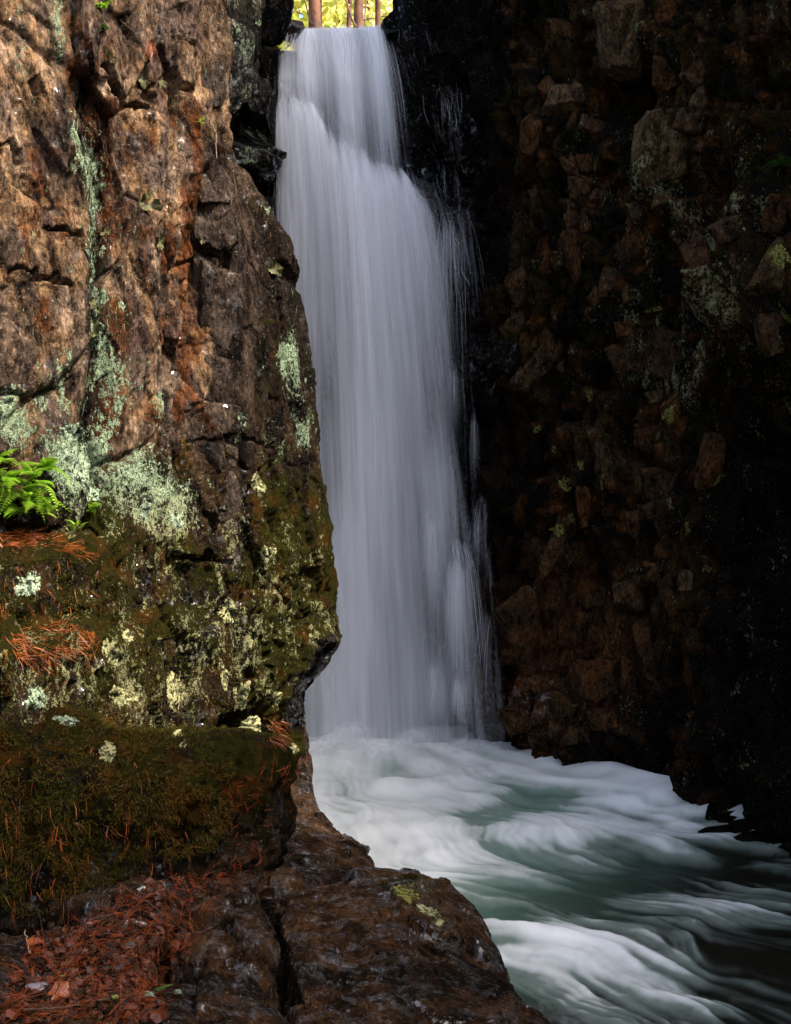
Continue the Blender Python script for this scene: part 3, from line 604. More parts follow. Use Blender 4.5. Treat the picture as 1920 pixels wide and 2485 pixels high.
# crown lying over the lip, flowing towards us
# main fall from the diagonal ledge
mx = ([0, .08, .3, .6, .85, 1], [655, 668, 745, 850, 960, 1012]); my = ([0, .08, .3, .6, .85, 1], [165, 175, 232, 318, 395, 432])
bx = ([0, .08, .3, .6, .8, .92, 1], [700, 725, 830, 965, 1110, 1200, 1262]); by = ([0, 1], [1840, 1842])
def d_main(a, h, px, py):
    fold = fbm(a * 7 + .8 * h, h * 1.6 + a, seed=640, octv=3); prof = .40 + .34 * np.exp(-((px - (865 + 45 * np.sin(h * 5))) / 85) ** 2) + .12 * np.exp(-((px - 1010 - 60 * h) / 38) ** 2) + .20 * (1 - sstep(.02, .32, h)) + .17 * fold + .10 * sstep(.7, 1, h)
    d = prof * sstep(-.02, .07, a) * (1 - .18 * sstep(.62, .85, a) * sstep(.10, .5, h)) * (1 - sstep(.80, 1.02, a) * .80) * (1 - .75 * sstep(.95, 1.0, a))
    d = d * sstep(0, .07 + .07 * fbm(a * 14, 0 * a, seed=641, octv=2), h + .01 * fold)
    d += .16 * blob(px, py, 770, 1500, 36, 200) + .10 * blob(px, py, 735, 1350, 40, 130)
    d -= .16 * blob(px, py, 800, 1180, 45, 130) + .16 * blob(px, py, 1085, 1540, 40, 110) + .18 * blob(px, py, 1090, 1760, 60, 60) + .10 * blob(px, py, 1100, 1050, 50, 170) + .20 * blob(px, py, 775, 1740, 35, 110) + .15 * blob(px, py, 790, 950, 40, 130)
    d += .22 * blob(px, py, 830, 1500, 55, 260) + .2 * blob(px, py, 930, 1250, 60, 500) + .22 * blob(px, py, 1060, 1180, 40, 120)
    return d
sheet("main_veil", mx, my, 13.75, bx, by, 13.02, ([0, .3, 1], [.9, .5, .56]), d_main, V_SHEET[0], na=200, nh=300)
sheet("main_veil", mx, my, 13.82, bx, by, 13.16, ([0, .3, 1], [.9, .46, .52]), lambda a, h, px, py: .85 * d_main(a, h, px, py), V_SHEET[1], na=180, nh=260)
sheet("main_veil", mx, my, 13.9, bx, by, 13.3, ([0, .3, 1], [.9, .5, .50]), lambda a, h, px, py: .75 * d_main(a, h, px, py), V_SHEET[2], na=160, nh=240)
# arching plumes where the water strikes the rock again
def plume(cx, cy, wl, wr, foot, Yp, dmax, crest=26, seed=0, mat=None):
    def df(a, h, px, py): return dmax * np.sin(np.pi * np.clip(a, 0, 1)) ** 1.3 * sstep(0, .22, h) * (1 - sstep(.25, 1, h)) + 0 * px
    ks = np.linspace(0, 1, 9); t = ks * 2 - 1
    axs = (ks, cx + (ks - .5) * (wl + wr) * .42); ays = (ks, cy + crest * np.abs(t) ** 1.8)
    bxs = (ks, cx + np.where(t < 0, t * wl, t * wr)); bys = (ks, foot + 0 * ks)
    sheet("plume", axs, ays, Yp, bxs, bys, Yp - .28, ([0, .5, 1], [.5, 1, .5]), df, mat or V_SHEET[(seed) % 3], na=40, nh=90)
for k, a in enumerate([(1045, 1190, 50, 75, 1640, 12.98, .55, 40), (1105, 1305, 60, 90, 1800, 12.95, .72, 46), (800, 1345, 40, 70, 1830, 12.9, .5, 60), (1052, 1578, 35, 45, 1840, 12.9, .5, 30), (1110, 1615, 40, 55, 1840, 12.88, .55, 36),
                       (1160, 1208, 36, 26, 1480, 13.0, .34, 30), (1085, 495, 70, 120, 860, 13.3, .34, 30), (1100, 850, 60, 60, 1150, 13.1, .28, 40), (700, 455, 25, 45, 760, 13.4, .35, 50), (800, 1260, 40, 60, 1500, 12.98, .3, 40), (1150, 960, 30, 30, 1300, 13.05, .3, 40)]):
    plume(*a, seed=k)
# threads of water thrown off the ledges
def threads(name, n, src, vx, vy, vz, drop, wid, dens, seed):
    r_ = np.random.default_rng(seed); ns = 22; Ps, la, dr, de = [], [], [], []; g = 9.8
    Q = []
    s = r_.uniform(0, 1, n); sx = np.interp(s, *src[0]); sy = np.interp(s, *src[1]); sY = src[2] + r_.normal(0, .05, n)
    x0 = (sx - CX) / F * sY; z0 = EYE - (sy - CY) / F * sY + r_.normal(0, .03, n); 
    VX = r_.uniform(*vx, n); VY = r_.uniform(*vy, n); VZ = r_.uniform(*vz, n); dp = drop * r_.uniform(.35, 1.0, n)
    T = (VZ + np.sqrt(VZ ** 2 + 2 * g * dp)) / g; t = np.linspace(0, 1, ns)[None, :] * T[:, None]
    x = x0[:, None] + VX[:, None] * t; y = sY[:, None] - VY[:, None] * t; z = z0[:, None] + VZ[:, None] * t - .5 * g * t * t
    w = (wid * r_.uniform(.4, 1.4, n))[:, None] * (1 + .4 * t)
    dd = (dens * r_.uniform(.4, 1.0, n))[:, None] * np.sin(np.pi * np.clip(np.linspace(.03, 1, ns), 0, 1))[None, :] ** .7
    P = np.stack([np.stack([x - w / 2, y, z], -1), np.stack([x, y - w * .3, z], -1), np.stack([x + w / 2, y, z], -1)], 1)   # n,3,ns,3
    z_ = np.zeros_like(dd); D3 = np.stack([z_, dd, z_], 1); L3 = np.broadcast_to((r_.uniform(0, 40, n))[:, None, None], D3.shape) + np.array([-.01, 0, .01])[None, :, None]
    q = grid_quads(3, ns); Qa = (q[None] + (np.arange(n) * 3 * ns)[:, None, None]).reshape(-1, 4)
    me = mesh_np(name + "_threads", P.reshape(-1, 3), Qa); put_float(me, "lat", L3); put_float(me, "drop", np.broadcast_to(t[:, None, :], D3.shape) * 3); put_float(me, "dens", D3)
    o = link(name, me, V_THREAD, fall); o["kind"] = "stuff"; return o
threads("spray_threads", 420, (([0, .5, 1], [690, 800, 925]), ([0, .5, 1], [95, 66, 66]), 14.35), (-.25, .35), (.3, .9), (0, .5), 1.6, .012, .6, 1)
threads("spray_threads", 160, (([0, 1], [880, 945]), ([0, 1], [70, 110]), 14.3), (.1, .75), (.2, .8), (0, .3), 1.7, .008, .4, 2)
threads("spray_threads", 260, (([0, .3, .6, 1], [664, 745, 850, 1012]), ([0, .3, .6, 1], [175, 232, 318, 432]), 13.75), (-.1, .35), (.3, .75), (0, .5), 5.6, .020, .34, 3)
threads("spray_threads", 260, (([0, 1], [960, 1030]), ([0, 1], [400, 440]), 13.6), (.05, .75), (.1, .6), (0, .5), 6.0, .007, .34, 4)
threads("spray_threads", 130, (([0, 1], [1060, 1135]), ([0, 1], [495, 510]), 13.55), (-.3, .75), (.1, .5), (.1, .6), 3.8, .006, .4, 5)
threads("spray_threads", 120, (([0, 1], [1085, 1130]), ([0, 1], [1310, 1330]), 13.0), (.0, .45), (.1, .4), (.1, .7), 2.2, .010, .5, 6)
threads("spray_threads", 60, (([0, 1], [1180, 1196]), ([0, 1], [1480, 1500]), 13.1), (-.55, .1), (.1, .3), (0, .5), 1.4, .006, .45, 7)
threads("spray_threads", 60, (([0, 1], [1165, 1185]), ([0, 1], [1200, 1215]), 13.1), (-.5, .1), (.1, .3), (0, .6), 1.8, .006, .4, 8)
threads("spray_threads", 70, (([0, 1], [668, 690]), ([0, 1], [440, 470]), 13.55), (-.1, .55), (.1, .4), (0, .5), 2.4, .010, .7, 9)

# ================================================================== BEYOND THE LIP: stream, banks, forest
def terrain(name, x0, x1, y0, y1, nx, ny, fn, mat):
    xs = np.linspace(x0, x1, nx); ys = np.linspace(y0, y1, ny); X, Y = np.meshgrid(xs, ys, indexing='ij')
    return link(name, mesh_np(name + "_sheet", np.stack([X, Y, fn(X, Y)], -1), grid_quads(nx, ny)), mat, kind="structure")
m_floor = simple_mat("needle_litter_floor", (.16, .09, .04), (.09, .10, .03), 3, bump=.5)
terrain("forest_floor", -40, 40, 14.9, 90, 160, 120, lambda X, Y: 8.0 + .9 * sstep(.55, 1.6, np.abs(X + .55)) + .05 * (Y - 15) * sstep(.5, 3, np.abs(X + .55)) + .5 * sstep(17, 21, Y) + .25 * fbm(X * .6, Y * .6, seed=700, octv=4), m_floor)
me = mesh_np("upper_stream_water", np.stack(np.meshgrid(np.linspace(-1.2, .05, 12), np.linspace(14.5, 19, 30), indexing='ij') + [np.full((12, 30), 8.16)], -1), grid_quads(12, 30))
link("upper_stream", me, simple_mat("upper_stream_water", (.55, .58, .6), (.2, .24, .24), 9, rough=.3), kind="structure")
m_bark = simple_mat("red_brown_bark", (.16, .065, .028), (.06, .028, .014), 7, bump=.8)
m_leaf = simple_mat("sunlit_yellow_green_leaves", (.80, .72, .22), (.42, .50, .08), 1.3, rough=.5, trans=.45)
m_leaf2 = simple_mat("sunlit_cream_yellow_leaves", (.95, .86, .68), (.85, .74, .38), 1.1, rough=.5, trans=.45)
def tube_mesh(pts, rad, nseg=10):
    pts = np.array(pts, float); n = len(pts); d = np.gradient(pts, axis=0); d /= np.linalg.norm(d, axis=1, keepdims=True) + 1e-9
    up = np.where(np.abs(d[:, 2:3]) > .9, np.array([[1., 0, 0]]), np.array([[0, 0, 1.]])); a = np.cross(d, up); a /= np.linalg.norm(a, axis=1, keepdims=True); b = np.cross(d, a)
    th = np.linspace(0, 2 * np.pi, nseg, endpoint=False); rad = np.broadcast_to(np.asarray(rad, float), (n,))
    P = pts[:, None] + rad[:, None, None] * (np.cos(th)[None, :, None] * a[:, None] + np.sin(th)[None, :, None] * b[:, None])
    q = []; i = np.arange(n - 1)[:, None] * nseg; j = np.arange(nseg)[None, :]; j2 = (j + 1) % nseg
    q = np.stack([i + j, i + j2, i + nseg + j2, i + nseg + j], -1).reshape(-1, 4)
    return P.reshape(-1, 3), q
def merge(parts):
    Vs, Qs, o = [], [], 0
    for V_, Q_ in parts: Vs.append(V_); Qs.append(np.asarray(Q_) + o); o += len(V_)
    return np.concatenate(Vs), np.concatenate(Qs)
def leaf_cloud(centers, n, spread, size, rng):
    c = centers[rng.integers(0, len(centers), n)] + rng.normal(size=(n, 3)) * spread; a = rng.normal(size=(n, 3)); a /= np.linalg.norm(a, axis=1, keepdims=True)
    b = np.cross(a, rng.normal(size=(n, 3))); b /= np.linalg.norm(b, axis=1, keepdims=True); s = (size * rng.uniform(.5, 1.3, n))[:, None]
    V_ = np.stack([c - a * s, c + b * s * .45, c + a * s, c - b * s * .45], 1).reshape(-1, 3); return V_, np.arange(4 * n).reshape(-1, 4)
def tree(name, px, Y, base, wpx, h, lean, label, cat, leafm, nleaf, size, seed, lowest=.25):
    r_ = np.random.default_rng(seed); x0 = (px - CX) / F * Y; R = wpx / 2 / F * Y; t = empty(name, (x0, Y, base), label=label, cat=cat, group="forest trees beyond the lip of the fall")
    ts = np.linspace(0, 1, 16); pts = np.stack([x0 + lean * ts + .05 * np.sin(ts * 7 + seed), Y + 0 * ts, base - .3 + h * ts], 1)
    V_, Q_ = tube_mesh(pts, R * (1.25 * np.exp(-ts * 9) + 1 - .6 * ts), 14); V_ += (V_ - np.repeat(pts, 14, 0)) * .12 * fbm(V_[:, 0] * 14, V_[:, 1] * 14, V_[:, 2] * 3, seed=seed)[:, None]
    link("trunk", mesh_np("trunk", V_, Q_), m_bark, t)
    tips = []; parts = []
    for k in range(16):
        z = lowest + (1 - lowest) * k / 16; p = pts[0] + (pts[-1] - pts[0]) * z; an = r_.uniform(0, 6.28); L = (1.15 - z) * h * .28 * r_.uniform(.7, 1.2)
        e = p + np.array([math.cos(an) * L, math.sin(an) * L, L * r_.uniform(-.1, .5)]); m = (p + e) / 2 + np.array([0, 0, .1 * L]); link("branch", mesh_np("branch", *tube_mesh([p, m, e], [R * .28 * (1.1 - z), R * .16, R * .05], 5)), m_bark, t)
        tips += [m, e, (m + e) / 2 + r_.normal(size=3) * .15, (p + m) / 2]
    V_, Q_ = leaf_cloud(np.array(tips), nleaf, .12 * h ** .5, size, r_); link("crown", mesh_np("crown", V_, Q_, smooth=False), leafm, t, kind="stuff")
    return t
for k, (px, Y, w_, lean, lab) in enumerate([(760, 19.0, 25, .15, "dark broad trunk standing leftmost behind the crest of the fall"), (785, 22.5, 15, -.1, "reddish mottled trunk second from the left behind the crest of the fall"), (839, 24.0, 13, .2, "thin dark trunk near the middle of the gap above the fall"),
                                             (871, 20.5, 22, -.1, "broad red-brown trunk right of the middle in the gap above the fall"), (907, 22.0, 14, .1, "narrow rusty trunk rightmost in the bright gap above the fall")]):
    tree("conifer_tree", px, Y, 8.3 + .02 * Y, w_, 11, lean, lab, "tree", m_leaf, 500, .06, 800 + k, .32)
for k, (px, Y, m_, lab) in enumerate([(735, 31, m_leaf, "bright yellow-green tree glowing at the left of the gap above the fall"), (810, 34, m_leaf2, "pale cream-yellow sunlit tree in the middle of the gap above the fall"), (885, 33, m_leaf2, "pale yellow sunlit tree behind the right trunks above the fall"), (640, 29, m_leaf, "green leafy tree hidden mostly by the left cliff top"), (960, 30, m_leaf, "green leafy tree half hidden by the right cliff top")]):
    tree("leafy_tree", px, Y, 9.2, 22, 10, .2, lab, "tree", m_, 2200, .17, 820 + k, .06)
for k, (a, b, r0, lab) in enumerate([((800, -40, 16.4), (875, 58, 15.4), .016, "thick dead branch leaning down to the water at the crest of the fall"), ((705, -40, 16.0), (768, 52, 15.3), .012, "thin dead branch leaning over the left of the crest"), ((876, -40, 16.2), (895, 55, 15.4), .009, "thin upright dead branch at the right of the crest")]):
    pa, pb = at(*a), at(*b); ts = np.linspace(0, 1, 12)[:, None]; pts = pa + (pb - pa) * ts + np.array([[.04, 0, .05]]) * np.sin(ts * 5)
    V_, Q_ = tube_mesh(pts, r0 * np.linspace(.6, 1, 12), 7); link("dead_branch", mesh_np("dead_branch", V_, Q_), m_bark, label=lab, cat="branch", group="dead branches at the crest of the fall")

# ================================================================== STONES set in the cliffs
bpy.context.view_layer.update(); DG = bpy.context.evaluated_depsgraph_get()
def hit(px, py, names=None):
    d = Vector(((px - CX) / F, 1, -(py - CY) / F)).normalized(); o = Vector((0, 0, EYE))
    for _ in range(6):
        ok, loc, nrm, idx, ob, mt = SC.ray_cast(DG, o, d)
        if not ok: return None
        if names is None or any(ob.name.startswith(n) for n in names):
            if nrm.dot(d) > 0: nrm = -nrm
            return np.array(loc), np.array(nrm), ob
        o = loc + d * .02
    return None
VAR = []
for k in range(9):
    V_, T_ = cut_rock(4, 900 + k, planes=7, rough=.12, soft=70); VAR.append(mesh_np("stone_form", V_, tris=T_, smooth=False))
FORM = {}
def stone(px, py, w, h, mat, parent, deep=.30, k=None, dep=.8, tilt=None, name="rock", clear=None):
    q = hit(px, py, ("left_cliff", "right_cliff", "back_cliff", "ledge", "slab", "mossy"))
    if q is None: return None
    P, Nn, ob = q; s = P[1] / F; rx, rz = w * s / 2, h * s / 2; ry = (rx + rz) / 2 * dep
    k = random.randrange(9) if k is None else k
    if (k, mat.name) not in FORM:
        m_ = VAR[k].copy(); m_.materials.append(mat); FORM[(k, mat.name)] = m_
    o = bpy.data.objects.new(name, FORM[(k, mat.name)]); COL.objects.link(o); o.parent = parent
    n_xy = np.array([Nn[0], Nn[1]]); n_xy = n_xy / (np.linalg.norm(n_xy) + 1e-6) if np.linalg.norm(n_xy) > .2 else np.array([0, -1.])
    o.location = Vector(P - np.array([n_xy[0], n_xy[1], 0]) * ry * deep)
    ang = math.atan2(n_xy[1], n_xy[0]) + math.pi / 2
    o.rotation_euler = (random.uniform(-.3, .3), random.uniform(-.7, .5) if tilt is None else tilt, ang * .6)
    o.scale = (rx * 1.15, ry, rz * 1.15); return o
RCL = [(1516, 80, 118, 200, 'p'), (1372, 240, 95, 62, 'p'), (1451, 312, 95, 50, 'r'), (1562, 350, 60, 85, 'p'), (1612, 290, 66, 60, 'p'), (1588, 432, 58, 55, 'p'), (1640, 385, 80, 90, 'p'), (1610, 478, 50, 45, 'p'), (1672, 300, 60, 50, 'b'), (1386, 402, 40, 52, 'r'), (1428, 398, 50, 46, 'r'),
       (1415, 450, 62, 42, 'r'), (1455, 478, 58, 50, 'r'), (1400, 540, 66, 88, 'r'), (1398, 632, 58, 110, 'r'), (1542, 513, 34, 56, 'p'), (1548, 612, 62, 84, 'b'), (1480, 682, 46, 62, 'b'), (1527, 712, 44, 58, 'b'), (1446, 732, 34, 72, 'b'), (1520, 800, 50, 54, 'b'), (1506, 880, 46, 84, 'b'), (1642, 876, 120, 105, 'b'),
       (1592, 962, 50, 42, 'p'), (1577, 1062, 62, 62, 'r'), (1642, 1016, 70, 100, 'b'), (1552, 1160, 30, 90, 'r'), (1535, 1268, 38, 92, 'b'), (1518, 1440, 76, 76, 'b'), (1351, 1462, 30, 36, 'r'), (1285, 1535, 104, 150, 'r'), (1570, 1562, 60, 80, 'b'), (1440, 1660, 92, 112, 'b'), (1318, 1672, 46, 60, 'r'), (1466, 1742, 80, 56, 'b'),
       (1372, 1715, 60, 60, 'r'), (1260, 1745, 80, 70, 'r'), (1400, 1785, 60, 45, 'b'), (1666, 1415, 36, 52, 'p'), (1344, 1330, 50, 130, 'r'), (1420, 1240, 40, 90, 'b'), (1890, 520, 80, 90, 'b'), (1885, 660, 80, 130, 'p'), (1880, 820, 80, 90, 'b'), (1760, 560, 70, 60, 'b'), (1700, 640, 60, 90, 'b'), (1730, 1120, 60, 120, 'b'),
       (1325, 215, 50, 60, 'b'), (1290, 330, 44, 80, 'b'), (1255, 700, 60, 80, 'b'), (1300, 900, 60, 110, 'b'), (1700, 180, 90, 70, 'b'), (1620, 180, 60, 80, 'b')]
MT = {'p': M_STONE_PALE, 'r': M_STONE, 'b': M_STONE}
for a in RCL: stone(a[0], a[1], a[2], a[3], MT[a[4]], right_cliff)
rr = random.Random(5)
for _ in range(26):
    px = rr.gauss(1500, 130); py = rr.uniform(30, 1780)
    if px < 1215 or px > 1860: continue
    sz = rr.uniform(14, 40); stone(px, py, sz * rr.uniform(.7, 1.2), sz * rr.uniform(.8, 1.9), M_STONE if rr.random() < .93 else M_STONE_PALE, right_cliff, deep=.6)
M_PLATE = rock_material("dark_brown_plate_rock", uniform=((.044, .030, .022), (.052, .036, .026), (.034, .024, .018), .12, .05, .35, .1))
M_WETL = rock_material("dark_rock_with_green_lichen", uniform=((.012, .011, .009), (.020, .016, .011), (.008, .008, .008), .62, .35, .8, .05))
M_OCHRE = rock_material("ochre_plate_rock", uniform=((.055, .026, .005), (.032, .023, .006), (.055, .026, .01), .1, .8, .4, .6))
for a in [(530, 770, 112, 250, M_PLATE), (528, 925, 120, 115, M_PLATE), (522, 1020, 112, 90, M_PLATE), (505, 545, 88, 120, M_PLATE), (520, 455, 90, 90, M_PLATE), (512, 1115, 66, 72, M_PLATE), (440, 1130, 52, 98, M_OCHRE), (560, 1115, 46, 66, M_PLATE), (575, 690, 36, 130, M_PLATE), (547, 1220, 70, 90, M_PLATE), (520, 215, 55, 90, M_PLATE)]:
    stone(a[0], a[1], a[2], a[3], a[4], left_cliff, deep=.58, dep=.45, tilt=0.0)
for a in [(1065, 470, 40, 30, M_BLACK), (1100, 500, 60, 26, M_BLACK), (1010, 340, 60, 50, M_BLACK), (1025, 300, 40, 60, M_BLACK), (1180, 850, 90, 70, M_BLACK), (1235, 880, 90, 60, M_BLACK), (1205, 960, 70, 90, M_BLACK), (960, 60, 60, 50, M_BLACK), (985, 110, 50, 60, M_BLACK)]:
    stone(a[0], a[1], a[2], a[3], a[4], back_cliff, deep=.3, dep=.8, tilt=.4)

def placed_stone(px, py, Y, w, h, mat, parent, k, depth=.4, rot=(0, 0, 0)):
    c = at(px, py, Y); s_ = Y / F; m_ = VAR[k].copy(); m_.materials.append(mat); o = bpy.data.objects.new("rock", m_); COL.objects.link(o); o.parent = parent; o.location = Vector(c); o.scale = (w * s_ / 2 * 1.1, depth, h * s_ / 2 * 1.1); o.rotation_euler = rot
placed_stone(655, 35, 13.9, 84, 150, M_BLACK, back_cliff, 3, .35, (0, .12, .2)); placed_stone(608, 385, 12.7, 130, 70, M_WETL, back_cliff, 5, .30, (.2, .28, .1)); placed_stone(560, 180, 12.7, 110, 210, M_WETL, back_cliff, 2, .3, (0, .05, .2)); placed_stone(625, 250, 13.1, 90, 130, M_BLACK, back_cliff, 6, .3)
placed_stone(712, 78, 15.0, 60, 50, M_PLATE, back_cliff, 1, .3, (.3, .5, 0)); placed_stone(625, 560, 12.6, 60, 160, M_BLACK, back_cliff, 4, .3)

# ================================================================== LICHENS laid on the rock
bpy.context.view_layer.update(); DG = bpy.context.evaluated_depsgraph_get()
def lichen_mat(name, c1, c2):
    t = NT(name); p = t.geo(); n = t.noise(p, 60, 5, .7); c = t.mix(t.step(n, .38, .6), c2, c1); c = t.mix(t.step(t.noise(p, 42, 5, .7), .50, .55), c, tuple(.16 * v for v in c2[:3]) + (1,))
    return t.done(t.bsdf(Base_Color=c, Roughness=.9, Specular_IOR_Level=.1, Normal=t.bump(n, 1.0, .012)))
L_CREAM = lichen_mat("cream_lichen", (.36, .33, .17, 1), (.17, .17, .065, 1)); L_MINT = lichen_mat("mint_lichen", (.30, .37, .25, 1), (.14, .18, .11, 1)); L_YEL = lichen_mat("yellow_green_lichen", (.23, .22, .055, 1), (.10, .10, .02, 1))
def lichen(px, py, w, h, mat, label, seed, rot=0.0):
    q = hit(px, py, ("left_cliff", "right_cliff", "rock", "mossy", "slab", "ledge"))
    if q is None: return
    P, Nn, ob = q; s = P[1] / F; r_ = np.random.default_rng(seed); Nv = np.array([Nn[0] * .5, -.8, Nn[2] * .5 + .1]); Nv /= np.linalg.norm(Nv)
    T = np.cross(Nv, [0, 0, 1]); T = -T / np.linalg.norm(T); B = np.cross(Nv, T); B = B if B[2] > 0 else -B; T = T if T[0] > 0 else -T
    nth, nr = 90, 7; th = np.linspace(0, 2 * np.pi, nth, endpoint=False); ph = r_.uniform(0, 6.28, 5)
    cx_, cy_ = np.cos(th), np.sin(th); R_ = 1 + .50 * fbm(cx_ * 1.6 + seed, cy_ * 1.6, seed=seed % 61, octv=2) + .32 * fbm(cx_ * 6 + seed, cy_ * 6, seed=seed % 71, octv=4, gain=.75)
    V_ = []
    for i in range(nth):
        for j in range(nr):
            f = (j / (nr - 1)) ** .8; a, b = math.cos(th[i]) * R_[i] * f * w * s / 2, math.sin(th[i]) * R_[i] * f * h * s / 2
            a, b = a * math.cos(rot) - b * math.sin(rot), a * math.sin(rot) + b * math.cos(rot); c = P + T * a + B * b
            ok, loc, nm, ix, o2, mt = SC.ray_cast(DG, Vector(c + Nv * .10), Vector(-Nv))
            lift = .0035 * (1 - f ** 6) + .0015 * math.sin(i * 2.3) * f - .002 * (f == 1)
            base = np.array(loc) if ok and (np.array(loc) - c) @ Nv < .09 and (np.array(loc) - c) @ Nv > -.12 else c
            V_.append(base + Nv * lift)
    V_ = np.array(V_); me = mesh_np("lichen_patch", V_, grid_quads(nth, nr, wrap=True)); link("lichen", me, mat, label=label, cat="lichen", group="lichen patches on the rock")
LL = [(262, 1822, 42, 82, 'c', "tall oval cream lichen alone on the dark moss left of the small cave"), (290, 1692, 52, 44, 'c', "wedge-shaped cream lichen above the oval one on the left cliff"), (428, 1678, 60, 88, 'c', "ragged cream lichen in the middle of the left cliff foot"), (585, 1690, 34, 78, 'c', "narrow cream lichen above the ring-shaped one near the cliff edge"),
      (606, 1765, 48, 60, 'c', "round pinkish cream lichen just right above the small cave"), (555, 1480, 46, 60, 'c', "cream lichen on the upper left cliff foot beside the dark crack"), (600, 1560, 24, 56, 'c', "slim cream lichen strip right of the dark crack"), (430, 1778, 22, 40, 'c', "small upright cream lichen left above the small cave"), (445, 1808, 16, 36, 'c', "small slanting cream lichen under its upright neighbour"),
      (270, 1590, 40, 90, 'c', "long yellowish lichen in the fern side hollow of the left cliff"), (310, 1545, 30, 62, 'c', "slanting cream lichen streak left of centre on the cliff foot"), (545, 1640, 22, 60, 'c', "cream lichen between the crack and the ragged lichen"), (662, 1690, 34, 40, 'c', "cream lichen near the undercut edge by the fall"), (715, 1818, 36, 26, 'c', "cream lichen on the mossy nose right at the foam"),
      (650, 1345, 34, 34, 'c', "round cream lichen high on the dark strip beside the fall"), (70, 1420, 40, 70, 'm', "grey-green lichen beside the needles at the far left"), (90, 1690, 70, 60, 'm', "wide pale mint lichen over the mossy boulder"), (165, 1750, 46, 44, 'm', "mint lichen at the right end of the row over the mossy boulder"), (352, 1245, 30, 56, 'm', "upright mint lichen right of the ferns"),
      (430, 1260, 40, 46, 'm', "spreading mint lichen between the ferns and the dark strip"), (190, 1125, 90, 76, 'm', "largest mint lichen patch above the ferns"), (175, 1050, 70, 50, 'm', "mint lichen above the largest patch"), (218, 1200, 60, 46, 'm', "smooth grey-green lichen under the largest patch"), (630, 1180, 34, 40, 'c', "cream lichen on the mossy dark strip beside the fall"),
      (1371, 1175, 36, 36, 'y', "round yellow lichen on the dark right cliff"), (1385, 1260, 24, 30, 'y', "yellow lichen touching the lobed one on the right cliff"), (1355, 1288, 38, 34, 'y', "lobed yellow lichen, lowest of the bright ones on the right cliff"), (1304, 1041, 20, 18, 'y', "small yellow lichen nearest the fall on the right cliff"), (1409, 1129, 22, 22, 'y', "small yellow lichen right above the round one"),
      (1460, 1177, 14, 24, 'y', "narrow green lichen right of the round yellow one"), (1344, 1090, 12, 20, 'y', "tiny yellow lichen between the leftmost and the round one"), (1890, 620, 44, 66, 'y', "large olive lichen on the rock under the fern at the right border"), (1905, 760, 24, 60, 'y', "olive lichen streak at the right border"), (1583, 750, 34, 14, 'y', "flat yellow lichen high on the right cliff"),
      (1666, 1285, 16, 26, 'y', "tiny yellow lichen on the darkest part of the right cliff"), (1742, 1170, 26, 30, 'y', "faint square yellow lichen far right"), (1432, 960, 16, 30, 'y', "slim yellow lichen high over the round one"), (1625, 1000, 34, 50, 'y', "speckled yellow lichen on the broken slab of the right cliff")]
LL += [(985, 2165, 70, 60, 'y', "olive yellow lichen and moss patch on top of the big right slab"), (1040, 2212, 60, 42, 'c', "pale cream lichen streak on the big right slab beside the yellow patch"), (1065, 2235, 40, 22, 'c', "lowest cream lichen on the big right slab")]
LM = {'c': L_CREAM, 'm': L_MINT, 'y': L_YEL}
for k, a in enumerate(LL): lichen(a[0], a[1], a[2], a[3], LM[a[4]], a[5], 950 + k, rot=random.uniform(-.3, .3))

# curled leafy lichens (rock tripe): thin ruffled lobes standing off the rock
m_tripe = simple_mat("olive_leafy_lichen", (.085, .08, .022), (.04, .034, .012), 40, rough=.6, bump=.4)
def ruffle(name, px, py, w, h, label, seed, mat, cat="lichen", group="curled leafy lichens on the left cliff"):
    q = hit(px, py)
    if q is None: return
    P, Nn, ob = q; s = P[1] / F; r_ = np.random.default_rng(seed); nth, nr = 48, 9; th = np.linspace(0, 2 * np.pi, nth, endpoint=False)[:, None]; f = np.linspace(0, 1, nr)[None, :]
    ph = r_.uniform(0, 6.28, 4); R_ = 1 + .55 * fbm(np.cos(th) * 2.2 + seed, np.sin(th) * 2.2, seed=seed % 53, octv=4, gain=.6)
    x = np.cos(th) * R_ * f * w * s / 2; z = np.sin(th) * R_ * f * h * s / 2; lift = (.35 * f ** 2 * (1 + .9 * np.sin(3 * th + ph[3]) + .5 * np.sin(7 * th + ph[1]))) * (w + h) * s / 4 + .004
    Nv = np.array([Nn[0] * .6 + .2, -.8, .1]); Nv /= np.linalg.norm(Nv); T = np.array([-Nv[1], Nv[0], 0]); T /= np.linalg.norm(T); B = np.cross(T, Nv); B = B if B[2] > 0 else -B
    V_ = P + x[..., None] * T + z[..., None] * B + lift[..., None] * Nv; me = mesh_np(name, V_, grid_quads(nth, nr, wrap=True)); link(name, me, mat, label=label, cat=cat, group=group)
